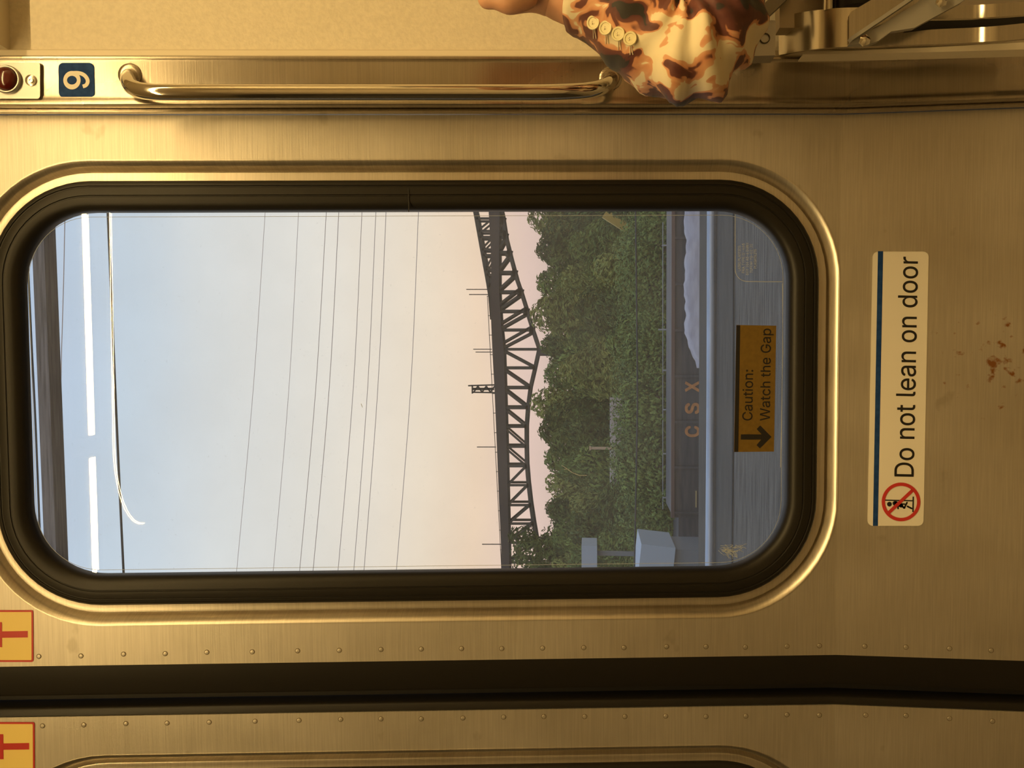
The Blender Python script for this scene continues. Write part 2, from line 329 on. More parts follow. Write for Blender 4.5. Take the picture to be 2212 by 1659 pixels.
# ================================================================== THE CAR SIDE
S0, S1 = -.846, 1.234                      # sill to header along the profile
U_SEAM, U_EDGE, U_GAPL = .2671, -.3579, -.4174
MIR = U_EDGE + U_GAPL                    # leaf 2 is leaf 1 mirrored about the meeting line
gb = .012                                # depth of the glass behind the door skin
us = [uv(600, 457, -gb)[0], uv(600, 1237, -gb)[0]]; ss = [uv(1700, 830, -gb)[1], uv(58, 830, -gb)[1]]
WU1, WU0, WS0, WS1, WR = us[0], us[1], ss[0], ss[1], .082
def leaf(name, mir, rivets, sealw):
    M_ = (lambda u: MIR - u) if mir else (lambda u: u)
    mb_ = MB(); ft = .056                # frame total offset from glass edge
    hole = rrect(WU0, WU1, WS0, WS1, WR, ft); cu, cs = (WU0+WU1)/2, (WS0+WS1)/2
    sb, st = max(.0015, WS0 - ft - .004), WS1 + ft + .006
    ul, ur = U_EDGE, U_SEAM - .001
    outer = []
    for u, s in hole:
        du, ds = u - cu, s - cs
        k = min(((ur-cu) if du > 0 else (ul-cu))/du if abs(du) > 1e-6 else 1e9, ((st-cs) if ds > 0 else (sb-cs))/ds if abs(ds) > 1e-6 else 1e9)
        outer.append((cu + du*k, cs + ds*k))
    # corners of the rectangle
    mb_.loops([[Wp(M_(u), s) for u, s in hole], [Wp(M_(u), s) for u, s in outer]])
    for c in ((ur, sb), (ur, st), (ul, st), (ul, sb)):
        i = min(range(len(outer)), key=lambda j: (outer[j][0]-c[0])**2 + (outer[j][1]-c[1])**2)
        js = sorted(range(len(outer)), key=lambda j: (outer[j][0]-c[0])**2 + (outer[j][1]-c[1])**2)
        for j in range(len(outer)):
            a, b = outer[j], outer[(j+1) % len(outer)]
            ona = abs(a[0]-c[0]) < 1e-6; onb = abs(b[1]-c[1]) < 1e-6; ona2 = abs(a[1]-c[1]) < 1e-6; onb2 = abs(b[0]-c[0]) < 1e-6
            if ((ona and onb and not ona2 and not onb2) or (ona2 and onb2 and not ona and not onb)) and (a[0]-c[0])**2+(a[1]-c[1])**2 < .2:
                mb_.add([Wp(M_(a[0]), a[1]), Wp(M_(c[0]), c[1]), Wp(M_(b[0]), b[1])], [(0, 1, 2)])
    low = [S0] + [s for s in (-.001, 0, .001) if s < sb] + [sb]
    mb_.loops([[Wp(M_(ul), s), Wp(M_(ur), s)] for s in low], closed=False)
    mb_.loops([[Wp(M_(ul), s), Wp(M_(ur), s)] for s in (st, S1)], closed=False)
    for ue in (ul, ur):                  # folded edges
        allS = low + [st, S1]; mb_.loops([[Wp(M_(ue), s, 0), Wp(M_(ue), s, -.035)] for s in allS], closed=False)
    d = mb_.build(name, STEEL, smooth=True, fix=False); me = d.data
    bm = bmesh.new(); bm.from_mesh(me); bmesh.ops.remove_doubles(bm, verts=bm.verts, dist=1e-5)
    bmesh.ops.recalc_face_normals(bm, faces=bm.faces)
    f_ = max(bm.faces, key=lambda f: f.calc_area())
    if f_.normal.y > 0: bmesh.ops.reverse_faces(bm, faces=bm.faces)
    bm.to_mesh(me); bm.free(); me.set_sharp_from_angle(angle=math.radians(40))
    tag(d, kind='structure')
    # pressed metal rim round the window
    def ring(profile, nm, m, sm=True):
        b_ = MB(); b_.loops([[Wp(M_(u), s, n) for u, s in rrect(WU0, WU1, WS0, WS1, WR, o)] for o, n in profile]); return b_.build(nm, m, d, smooth=sm)
    ring([(.0565, -.0006), (.0562, .0004), (.0555, .0005), (.0545, .0000), (.0515, -.0025), (.0488, -.0070), (.0470, -.0120), (.0458, -.0155), (.0448, -.0165), (.0441, -.0150), (.0435, -.0090), (.0428, -.0070), (.0420, -.0068), (.0395, -.0071), (.0340, -.0066), (.032, -.0085)], 'window_rim', RIM_STEEL)
    ring([(.0336, -.0095), (.0336, -.0055), (.0325, -.0028), (.0300, -.0012), (.0275, -.0010), (.0268, -.0020), (.0260, -.0020), (.0253, -.0008), (.0200, .0002), (.0168, .0002), (.0161, -.0008), (.0153, -.0008), (.0146, .0000),
          (.0085, -.0006), (.0040, -.0028), (.0012, -.0068), (.0003, -.0115), (.0003, -.020), (.004, -.022)], 'window_gasket', RUBBER)
    b_ = MB(); o_ = rrect(WU0, WU1, WS0, WS1, WR, .003)
    A = [Wp(M_(u), s, -gb-.0015) for u, s in o_]; B = [Wp(M_(u), s, -gb-.0065) for u, s in o_]; n_ = len(A)
    b_.add(A + B, [tuple(range(n_)), tuple(range(2*n_-1, n_-1, -1))] + [(i, (i+1) % n_, n_+(i+1) % n_, n_+i) for i in range(n_)])
    pane = b_.build('window_pane', GLASS, d)
    # fine cut line of the protective film, just inside the gasket
    b_ = MB(); b_.loops([[Wp(M_(u), s, -gb-.0008) for u, s in rrect(WU0, WU1, WS0, WS1, WR-.004, o)] for o in (-.0052, -.0057)]); b_.build('film_edge', PALE_PRINT, pane)
    for x, y in rivets:
        P = on_wall(x, y); a = prof(uv(x, y)[1])[2]; ax = (0, -math.cos(a), -math.sin(a)); b_ = MB()
        b_.lathe(P, ax, [(.0031, -.0003), (.0030, .00015), (.0025, .00015)], 14); b_.f.pop(); b_.m.pop(); b_.mi = 1
        b_.lathe(P, ax, [(.0025, .0001), (.0022, .0006), (.0012, .0008)], 14); b_.build('rivet', [RIM_M, STEEL], d, smooth=True)
    return d, pane
RIM_M = mat('grime', (.16, .12, .07), .7, metal=.2)
riv1 = [(84, 1418), (175, 1417), (267, 1413), (357, 1412), (447, 1409), (545, 1408), (643, 1406), (733, 1405), (823, 1403), (910, 1402), (997, 1401), (1084, 1401), (1172, 1400), (1261, 1399), (1348, 1399), (1440, 1397), (1525, 1397), (1610, 1398), (1700, 1396), (1770, 1395), (1868, 1396), (1957, 1398), (2051, 1401), (2141, 1405)]
riv2 = [(92, 1568), (181, 1566), (272, 1563), (361, 1562), (452, 1560), (551, 1558), (646, 1556), (736, 1554), (823, 1553), (910, 1553), (1000, 1551), (1088, 1549), (1175, 1548), (1263, 1548), (1350, 1548), (1438, 1547), (1525, 1548), (1611, 1547), (1700, 1544), (1770, 1545), (1870, 1545), (1957, 1546), (2051, 1552), (2144, 1558)]
door1, pane1 = leaf('door_1', False, riv1, 0)
door2, pane2 = leaf('door_2', True, riv2, 0)
# rubber nosings where the two leaves meet
uA = uv(1000, 1493)[0]; uB = uv(1000, 1517)[0]
extrude([(U_EDGE+.001, -.006), (U_EDGE-.0005, -.0008), (uA+.004, -.0012), (uA+.0012, -.0022), (uA, -.006), (uA, -.03), (U_EDGE+.001, -.03)], S0, S1, 'edge_seal', RUBBER, door1, smooth=True)
extrude([(U_GAPL-.001, -.006), (U_GAPL+.0005, -.0015), (uB-.003, -.0022), (uB-.001, -.004), (uB, -.008), (uB, -.03), (U_GAPL-.001, -.03)], S0, S1, 'edge_seal', RUBBER, door2, smooth=True)
extrude([(uA-.001, -.022), (uB+.001, -.022), (uB+.001, -.03), (uA-.001, -.03)], S0, S1, 'inner_seal', RUBBER_D, door2)
# thin cut mark across the rubber nosing of leaf 1 / gasket joint
b_ = MB(); px_poly(b_, [(881, 409), (883, 409), (884, 458), (882, 458)], .0008, .0003); b_.build('gasket_joint', RUBBER_D, door1)

# ---- stainless post at the right of the doorway, with its stepped lips
pu = lambda y, n: uv(900, y, n)[0]
uR, uL = pu(127, .026), U_SEAM
prof_post = [(uR+.004, 0), (uR+.004, .0235), (uR+.002, .0262), (uR, .0262), (uR-.0015, .0250), (pu(136, .024), .0242), (pu(205, .024), .0242), (pu(214, .025), .0256), (pu(220, .027), .0275), (pu(225, .027), .0275), (pu(229, .025), .0250), (pu(231, .02), .012), (pu(232.5, .02), .011), (pu(234, .014), .0142), (pu(236, .016), .0158), (pu(241, .016), .0158), (pu(243, .014), .0128), (pu(245, .01), .008), (uL, .004), (uL, -.02)]
post = extrude(prof_post, S0, S1, 'trim_1', STEEL_POST, smooth=True); tag(post, kind='structure')
# ---- cream lining panel and its bead, right of the post
ucr = pu(113, .016)
extr = extrude([(uR+.003, 0), (uR+.003, .020), (uR+.004, .0215), (ucr, .0215), (ucr+.0015, .019), (ucr+.0015, 0)], S0, S1, 'trim_2', CREAM_TRIM, smooth=True); tag(extr, kind='structure')
pan = extrude([(ucr+.001, -.02), (ucr+.001, .017), (1.66, .017), (1.66, -.02)], S0, S1, 'wall_front', CREAM); tag(pan, kind='structure')
# left of the second leaf the lining goes on unseen, made dark so the rim reflects less
lw = extrude([(MIR-U_SEAM-.002, -.02), (MIR-U_SEAM-.002, .02), (-1.9, .02), (-1.9, -.02)], S0, S1, 'wall_front_far', DARK_END); tag(lw, kind='structure')

cov = extrude([(ucr+.0005, .0171), (ucr+.0005, .058), (ucr+.003, .062), (1.66, .062), (1.66, .0171)], .921, S1, 'trim_4', CREAM_TRIM); tag(cov, kind='structure')
# ---- the rest of the vestibule: floor, ceiling, opposite side, end walls
def room(name, c, d, m): o = MB().box(c, d).build(name, m); tag(o, kind='structure'); return o
room('floor', (-.12, -1.38, ZB+S0-.03), (3.7, 2.9, .05), FLOOR_M)
zf = ZB+S0-.005
room('ceiling', (-.12, -1.45, 2.335), (3.7, 2.66, .05), CEIL_M)
room('wall_back', (-.12, -2.80, 1.2), (3.7, .04, 2.3), BACK_M)
room('wall_left', (-1.92, -1.45, 1.2), (.04, 2.9, 2.3), DARK_END)
room('wall_right', (1.68, -1.45, 1.2), (.04, 2.9, 2.3), CREAM)
yh, zh, ah = prof(S1)
room('trim_3', (-.12, yh+.05, zh+.05), (3.7, .10, .12), CEIL_M)

# ---- ceiling lamps: two tubes end to end, and a slim curved light line behind them
LAMP_TRIM = mat('lamp_trim', (.10, .09, .08), .5)
def ceiling_light(x0, x1, y, lab):
    e = empty('ceiling_light', (( x0+x1)/2, y, 2.31), lab, 'lamp', 'ceiling tube lamps')
    MB().box(((x0+x1)/2, y, 2.298), (x1-x0+.01, .09, .024)).build('housing', LAMP_TRIM, e)
    q = [(y - .0115*math.cos(a), 2.2862 - .0042*math.sin(a)) for a in [i*PI/8 for i in range(9)]]; b1 = MB()
    b1.loops([[Vector((xx, yy, zz)) for yy, zz in q] for xx in (x0, x1)]); b1.f += [tuple(range(9)), tuple(range(17, 8, -1))]; b1.m += [0, 0]; b1.build('lens', TUBE_M, e)
ceiling_light(-.196, 1.55, -1.137, 'long lit ceiling lamp, mirrored in the pane as the longer white bar')
ceiling_light(-.66, -.252, -1.137, 'short lit ceiling lamp, mirrored in the pane as the shorter white bar')
e = empty('light_line', (0, -1.40, 2.31), 'slim ceiling light line, mirrored in the pane as a thin curling thread', 'lamp')
pts = [(1.0 - i*.1, -1.392 + .045*max(0, min(1, (i)/13)), 2.3085) for i in range(13)] + [(-.25 - .26*math.sin(a*PI/24), -1.347 - .26*(1-math.cos(a*PI/24)), 2.3085) for a in range(0, 12)]
MB().tube(pts, .0007, 6).build('tube', TUBE_M, e, smooth=True)
MB().tube([(p[0], p[1], 2.3128) for p in pts], .003, 6).build('channel', LAMP_TRIM, e)

def smooth_path(p, k=4):
    out = []
    for i in range(len(p)-1):
        a, b, c, d = p[max(i-1, 0)], p[i], p[i+1], p[min(i+2, len(p)-1)]
        for j in range(k):
            t = j/k; out.append(.5*((2*b) + (c-a)*t + (2*a-5*b+4*c-d)*t*t + (3*b-a-3*c+d)*t**3))
    return out + [p[-1]]
# ================================================================== THINGS ON THE CAR SIDE
def root_at(name, px, py, n, lab, cat, group=None): return empty(name, on_wall(px, py, n), lab, cat, group)
# ---- "Do not lean on door"
sg = root_at('door_sticker', 1993, 840, .0003, 'long white sticker reading Do not lean on door, beside the window end', 'sticker')
skw = -11/593
b_ = MB(); px_poly(b_, [(x + (.0033)*(y-840)*0, y) for x, y in px_rrect(1879.5, 2000.5, 543.5, 1136, 12, 6, skw*1.03)], .0003, .0004); b_.build('backing', WHITE_STK, sg)
b_ = MB(); px_poly(b_, [(1896.5, 542.5), (1907.8, 542.5), (1896.3, 1136), (1885.6, 1136)], .0007, .0002); b_.build('blue_stripe', BLUE_STK, sg)
b_ = MB(); px_text(b_, 'Do not lean on door', (1973.5, 1030), (1983, 555), 41.5, .0010); b_.build('lettering', BLACK_STK, sg)
def px_ring(b_, c, r0_, r1_, n, k=48):
    o = [[on_wall(c[0]+r*math.cos(2*PI*i/k), c[1]+r*math.sin(2*PI*i/k), n) for i in range(k)] for r in (r0_, r1_)]; b_.loops(o)
def px_disc(b_, c, r, n, k=20): b_.add([on_wall(c[0]+r*math.cos(2*PI*i/k), c[1]+r*math.sin(2*PI*i/k), n) for i in range(k)], [tuple(range(k))])
def px_line(b_, a, c, w, n, round_=True):
    a, c = Vector(a), Vector(c); t = (c-a).normalized(); q = Vector((-t.y, t.x))*w/2
    b_.add([on_wall(p.x, p.y, n) for p in (a+q, c+q, c-q, a-q)], [(0, 1, 2, 3)])
    if round_: px_disc(b_, a, w/2, n, 12); px_disc(b_, c, w/2, n, 12)
z7 = lambda x, y: (1860 + x/9.22, 980 + y/9.22)
b_ = MB(); px_line(b_, z7(480, 926), z7(1030, 938), 2.6, .0010, False); px_line(b_, z7(1040, 855), z7(1034, 1165), 3.0, .0010, False)
px_disc(b_, z7(565, 1005), 5.1, .0010); px_disc(b_, z7(672, 988), 4.9, .0010); px_line(b_, z7(700, 985), z7(800, 1035), 8.5, .0010); px_line(b_, z7(735, 1020), z7(737, 1092), 3.4, .0010)
px_line(b_, z7(770, 1000), z7(870, 1005), 3.2, .0010); px_line(b_, z7(800, 1030), z7(858, 1080), 4.2, .0010); px_line(b_, z7(862, 1080), z7(915, 975), 3.6, .0010); px_line(b_, z7(925, 1050), z7(1005, 1090), 3.6, .0010)
b_.build('leaning_figure', BLACK_STK, sg)
b_ = MB(); px_ring(b_, (1946.3, 1084.2), 34.6, 41.8, .0013); px_line(b_, z7(556, 1172), z7(1024, 730), 7.2, .0013, False); b_.build('prohibition_ring', RED_STK, sg)

# ---- "Caution: Watch the Gap" on the pane
nG = -gb - .0012
cg = root_at('caution_sticker', 1675, 840, nG, 'ochre sticker with arrow reading Caution Watch the Gap on the pane', 'sticker')
b_ = MB(); px_poly(b_, [(1590.5, 702), (1677, 703.5), (1672, 975.5), (1585.5, 976.5)], nG, .0005); b_.build('backing', GOLD_STK, cg)
b_ = MB(); px_poly(b_, [(1590.8, 702.6), (1599, 702.8), (1594.8, 976), (1586.3, 976.2)], nG+.0005, .0002); b_.build('black_stripe', BLACK_STK, cg)
z6 = lambda x, y: (1570 + x/5.187, 680 + y/5.187)
b_ = MB(); px_text(b_, 'Caution:', (1625, 908.5), (1627, 799), 21.5, nG+.0008); px_text(b_, 'Watch the Gap', (1663, 909), (1665.5, 710), 21.5, nG+.0008); b_.build('lettering', BLACK_STK, cg)
b_ = MB(); b_.add([on_wall(*z6(*p), nG+.0008) for p in [(157, 1340), (390, 1340), (335, 1280), (374, 1240), (500, 1368), (370, 1497), (333, 1460), (385, 1398), (157, 1398)]], [(0, 1, 7, 8), (1, 2, 3, 4), (4, 5, 6, 7), (1, 4, 7)]); b_.build('arrow', BLACK_STK, cg)

# ---- "9" plate on the post
nP = .0246
nm = root_at('number_sticker', 203, 173, nP, 'worn blue square sticker with a white figure 9 on the post', 'sticker')
b_ = MB(); px_poly(b_, px_rrect(126.5, 203.5, 135.5, 210.8, 11, 6, .018), nP, .0003); b_.build('backing', BLUE_STK, nm)
z9 = lambda x, y: (x/8.848, 100 + y/8.848)
b_ = MB(); b_.loops([[on_wall(*z9(1375 + rx*math.cos(2*PI*k/48), 648 + ry*math.sin(2*PI*k/48)), nP+.0005) for k in range(48)] for rx, ry in ((165, 176), (94, 84))])
pth = smooth_path([Vector(p) for p in ((1392, 508), (1470, 508), (1552, 522), (1622, 562), (1668, 628), (1674, 690), (1642, 745), (1582, 768))], 4); ls_, rs_ = [], []
for k in range(len(pth)):
    t = (pth[min(k+1, len(pth)-1)] - pth[max(k-1, 0)]).normalized(); q = Vector((-t.y, t.x))*(36 if k > 2 else 34); ls_.append(on_wall(*z9(*(pth[k]+q)), nP+.0006)); rs_.append(on_wall(*z9(*(pth[k]-q)), nP+.0006))
b_.loops([ls_, rs_], False); b_.build('figure', WHITE_STK, nm)

# ---- red T stickers, one on each leaf near the meeting edge
def t_sticker(y0, y1, x1, lab):
    r_ = root_at('exit_sticker', x1, (y0+y1)/2, .0003, lab, 'sticker'); x0 = x1 - 150
    b1 = MB(); px_poly(b1, px_rrect(x0, x1, y0, y1, 4, 3, .004), .0003, .0003); b1.build('border', RED_STK, r_)
    b1 = MB(); px_poly(b1, px_rrect(x0+4, x1-4, y0+4, y1-4, 2, 3, .004), .0006, .0002); b1.build('backing', YEL_STK, r_)
    m_ = (y0+y1)/2 - 3; b1 = MB(); px_poly(b1, [(x1-150+70, m_-7), (x1-12, m_-8), (x1-12, m_+6), (x1-150+70, m_+7)], .0008, .0002); px_poly(b1, [(x1-86, m_-27), (x1-68, m_-27), (x1-67.5, m_+27), (x1-86, m_+27)], .0009, .0002); b1.build('letter', RED_STK, r_)
t_sticker(1318, 1430, 72, 'yellow sticker with red border and red T on the upper door leaf')
t_sticker(1560, 1672, 75, 'yellow sticker with red border and red T cut by the bottom edge')

# ---- grab handle on the post
gh = root_at('grab_handle', 1310, 172, .024, 'long polished steel grab handle bent out from the post', 'handle')
ends = [on_wall(284, 163, .024), on_wall(1318, 170, .024)]
def gpt(px, py, n): return on_wall(px, py, n)
path = [gpt(283, 164, .022), gpt(279, 168, .034), gpt(279, 177, .048), gpt(286, 188, .058), gpt(302, 195, .064), gpt(330, 199, .067), gpt(370, 200, .068)]
path += [gpt(370 + i*105, 200 - .0*i, .068) for i in range(1, 8)] + [gpt(1170, 200, .068), gpt(1225, 198.5, .067), gpt(1265, 196, .064), gpt(1292, 191, .058), gpt(1309, 184, .048), gpt(1316, 177, .036), gpt(1318, 171, .022)]
MB().tube(smooth_path(path), .0083, 20).build('bar', CHROME, gh, smooth=True)
for q in (path[0], path[-1]):
    MB().lathe(q, (0, -math.cos(LEAN), -math.sin(LEAN)), [(.0125, .0), (.0125, .0035), (.0105, .0048), (.0085, .005)], 24).build('flange', STEEL_POST, gh, smooth=True)

# ---- indicator lamp plate
il = root_at('indicator_light', 87, 173, nP, 'small red round lamp on a screwed metal plate on the post', 'lamp')
b_ = MB(); P0 = px_rrect(-60, 86.5, 135, 213, 6, 5); px_poly(b_, P0, nP, .0035); b_.build('mounting_plate', ALU, il)
axp = Vector((0, -math.cos(LEAN), -math.sin(LEAN)))
c_ = on_wall(17, 173, nP+.0035)
MB().lathe(c_, axp, [(.0150, 0), (.0150, .003), (.0140, .0042), (.0128, .0042), (.0124, .002)], 32).build('bezel', ALU, il, smooth=True)
LENS = mat('red_lens', (.10, .008, .004), .16, spec=.6, coat=.5)
MB().lathe(c_, axp, [(.0125, .002), (.0122, .005), (.0105, .0080), (.0075, .0100), (.004, .0110), (.001, .0112)], 32).build('lens', LENS, il, smooth=2)
c_ = on_wall(67.5, 174, nP+.0035)
b_ = MB(); b_.lathe(c_, axp, [(.0062, 0), (.0060, .0012), (.0046, .0016), (.0044, .0008), (.0028, .0006), (.0026, .0018), (.0012, .0018), (.0010, .001)], 20); b_.build('screw', STEEL_BRIGHT, il, smooth=True)

# ---- seat end frame of bent stainless strip, lower right of the doorway
sf = empty('seat_frame', at(2100, 60, -.14), 'bent stainless strip frame of a folding seat beside the post', 'seat frame')
def strip(path, name, m, par, th=.004):
    """path: (px, lower-edge py, upper-edge py, Y)"""
    lo = [at(x, ya, Y) for x, ya, yb, Y in path]; hi = [at(x, yb, Y) for x, ya, yb, Y in path]
    lo = smooth_path(lo, 5); hi = smooth_path(hi, 5); k = len(lo); A = []; B = []
    for i in range(k):
        t = (lo[min(i+1, k-1)] - lo[max(i-1, 0)]).normalized(); nn_ = (hi[i]-lo[i]).normalized().cross(t).normalized()
        if nn_.y > 0: nn_ = -nn_
        nn_ = nn_*th; A.append([lo[i], hi[i], hi[i]-nn_, lo[i]-nn_])
    b1 = MB(); b1.loops(A); b1.f += [(0, 1, 2, 3), tuple((k-1)*4+i for i in range(4))]; b1.m += [0, 0]
    return b1.build(name, m, par, smooth=True)
strip([(1682, 119, 39, -.035), (1700, 116, 33, -.045), (1722, 112, 28, -.068), (1755, 107, 23, -.095), (1800, 102.5, 18, -.112), (1850, 100.5, 16, -.118), (1900, 99.5, 17, -.120), (1925, 99, 22, -.118)], 'curved_band', STEEL_BRIGHT, sf)
strip([(1905, 98, 75, -.120), (1960, 97, 70, -.120), (2010, 95.5, 64, -.120), (2060, 94, 61.5, -.120), (2095, 92, 60, -.1202), (2112, 91, 59, -.1215), (2130, 90, 58, -.1255), (2148, 89, 56.5, -.1275), (2175, 87, 54, -.128), (2240, 81, 47, -.128)], 'lower_band', STEEL_BRIGHT, sf)
strip([(1960, 42, 17, -.110), (2030, 41, 13, -.110), (2095, 39.5, 11, -.1102), (2112, 38.8, 10.4, -.1115), (2130, 38, 9.5, -.1155), (2148, 36.5, 8, -.1175), (2180, 34.5, 6, -.118), (2240, 30, 1.5, -.118)], 'upper_band', STEEL_BRIGHT, sf)
b_ = MB(); b_.slab([at(x, y, -.085) for x, y in [(1955, 66), (2240, 52), (2240, 26), (1985, 40)]], (0, .02, 0)); b_.build('shade_sheet', SLOT_SHADE, sf)  # near-black sheet standing in for the shade between the bands
b_ = MB(); b_.slab([at(x, y, -.062) for x, y in [(1684, 60), (1900, 60), (2240, 20), (2240, -160), (1684, -160)]], (0, .02, 0)); b_.build('side_panel', mat('tan_panel', (.44, .38, .30), .4, metal=.6), sf)
# diagonal grey gusset with its fixing lug
b_ = MB(); b_.slab([at(x, y, -.142) for x, y in [(1838, 89), (1850, 77), (1898, 57), (1978, 8), (2010, -22), (2112, -22), (2075, 6), (1975, 60), (1925, 68), (1898, 88), (1880, 95), (1834, 96)]], (0, .006, 0)); b_.build('gusset', GREY_PAINT, sf)
b_ = MB(); b_.bar(at(1836, 87, -.146), at(2000, -24, -.146), .0035, .008); b_.build('gusset_flange', GREY_PAINT, sf)
b_ = MB(); b_.slab([at(x, y, -.124) for x, y in [(1834, 34), (1839, 25), (1912, -18), (1985, -18), (1985, 20), (1890, 58), (1846, 84), (1834, 86)]], (0, .003, 0)); b_.build('gusset_plate', STEEL_BRIGHT, sf)
for q in ((1867, 88.5), (2032, 4.5)):
    b_ = MB(); b_.lathe(at(*q, -.148), (0, -1, 0), [(.0055, 0), (.0055, .002), (.003, .0035), (.001, .004)], 6); b_.build('bolt', CHROME, sf, smooth=True)
MB().tube([at(1790, 24, -.105), at(1792, -140, -.105)], .0055, 14).build('upright_rod', STEEL_BRIGHT, sf, smooth=True)
MB().tube([at(1845, 24, -.103), at(1848, -140, -.103)], .0185, 20).build('dark_sleeve', RUBBER, sf, smooth=True)
# cream kick strip under the seat frame
b_ = MB(); b_.slab([at(x, y, -.072) for x, y in [(1735, 116), (1850, 109), (2000, 103), (2240, 90), (2240, 106), (2000, 113), (1850, 116), (1735, 118)]], (0, .02, 0)); b_.build('kick_strip', CREAM_TRIM, sf)
# latch plate with its socket screw
lp = empty('latch_plate', at(1660, 118, -.06), 'small bright metal latch plate with a socket screw behind the elbow', 'plate')
b_ = MB(); b_.slab([at(x, y, -.072) for x, y in [(1625, 46), (1676, 43.5), (1674.5, 119.5), (1625, 121)]], (0, .022, 0)); b_.build('plate', ALU, lp)
b_ = MB(); b_.lathe(at(1652, 83, -.0725), (0, -1, 0), [(.0054, 0), (.0054, .001), (.0046, .0012), (.0044, -.003), (.0022, -.003), (.002, -.001), (.001, -.001)], 20); b_.build('socket_screw', mat('dark_screw', (.10, .085, .06), .35, metal=.9), lp, smooth=True)
b_ = MB(); b_.bar(at(1628, 49, -.080), at(1712, -30, -.080), .013, .008); b_.build('lever', GREY_PAINT, lp)

# ---- etched glazing label, scratches
gl_ = MB()
px = [(1588, 463), (1588, 580)] + [(1588 + 26*(1-math.cos(a)), 582 + 26*math.sin(a)) for a in [i*PI/16 for i in range(1, 9)]] + [(1650, 608.5), (1690, 608.5)]
for a, b in zip(px, px[1:]): px_line(gl_, a, b, 1.3, nG+.0002, False)
for t_, x_, ya, yb in (('LAIRD PLASTICS', 1600, 585.5, 531), ('FRA TYPE II-465', 1608.5, 590, 526), ('DOT 106 AS-6 DM&Y', 1617, 594, 524), ('TUFFAK TG-C2-21', 1625.5, 589.5, 527), ('PLASKOLITE', 1634, 580, 538)):
    px_text(gl_, t_, (x_, ya), (x_, yb), 5.6, nG+.0003)
gl_.build('glazing_label', PALE_PRINT, pane1)
sb_ = MB(); rr = random.Random(3)
for i in range(46):
    cx, cy = 1572 + rr.gauss(0, 13), 1188 + rr.gauss(0, 5); a = rr.uniform(-.5, .5) + .25; p = Vector((cx, cy))
    for j in range(4):
        q = p + Vector((math.cos(a), math.sin(a)))*rr.uniform(2, 6); a += rr.uniform(-.7, .7); px_line(sb_, p, q, rr.uniform(.5, 1.1), nG+.0002+.00001*i, False); p = q
sb_.build('scratch', PALE_PRINT, pane1)
sb_ = MB()
for pl in ([(1213, 1005), (1224, 1012), (1238, 1022), (1252, 1027), (1268, 1027)], [(1690, 612), (1691, 760), (1686, 1010)], [(1218, 1014), (1226, 1013)], [(780, 872), (783, 880)]):
    for a, b in zip(pl, pl[1:]): px_line(sb_, a, b, 1.2, nG+.0002, False)
sb_.build('fine_scratch', PALE_PRINT, pane1)
#PART2
# ================================================================== THE PERSON beside the doorway
def skin_geo(verts, edges, radii, sub=2):
    me = bpy.data.meshes.new('sk'); me.from_pydata([Vector(v) for v in verts], edges, []); o = bpy.data.objects.new('sk', me); COL.objects.link(o)
    md = o.modifiers.new('s', 'SKIN'); md.use_smooth_shade = True
    for i, r in enumerate(radii):
        d = me.skin_vertices[0].data[i]; d.radius = r if isinstance(r, tuple) else (r, r); d.use_root = (i == 0)
    o.modifiers.new('d', 'SUBSURF').levels = sub; o.modifiers['d'].render_levels = sub
    dg = bpy.context.evaluated_depsgraph_get(); dg.update(); m2 = bpy.data.meshes.new_from_object(o.evaluated_get(dg))
    v = [p.co.copy() for p in m2.vertices]; f = [tuple(p.vertices) for p in m2.polygons]; bpy.data.objects.remove(o); bpy.data.meshes.remove(me); bpy.data.meshes.remove(m2); return v, f
def chain(pts, rads, sub=2): return skin_geo(pts, [(i, i+1) for i in range(len(pts)-1)], rads, sub)
SKIN = mat('skin', (.62, .33, .20), .48, var=.08, vscale=(60, 60, 60))
HAIR = mat('dark_hair', (.03, .018, .012), .5)
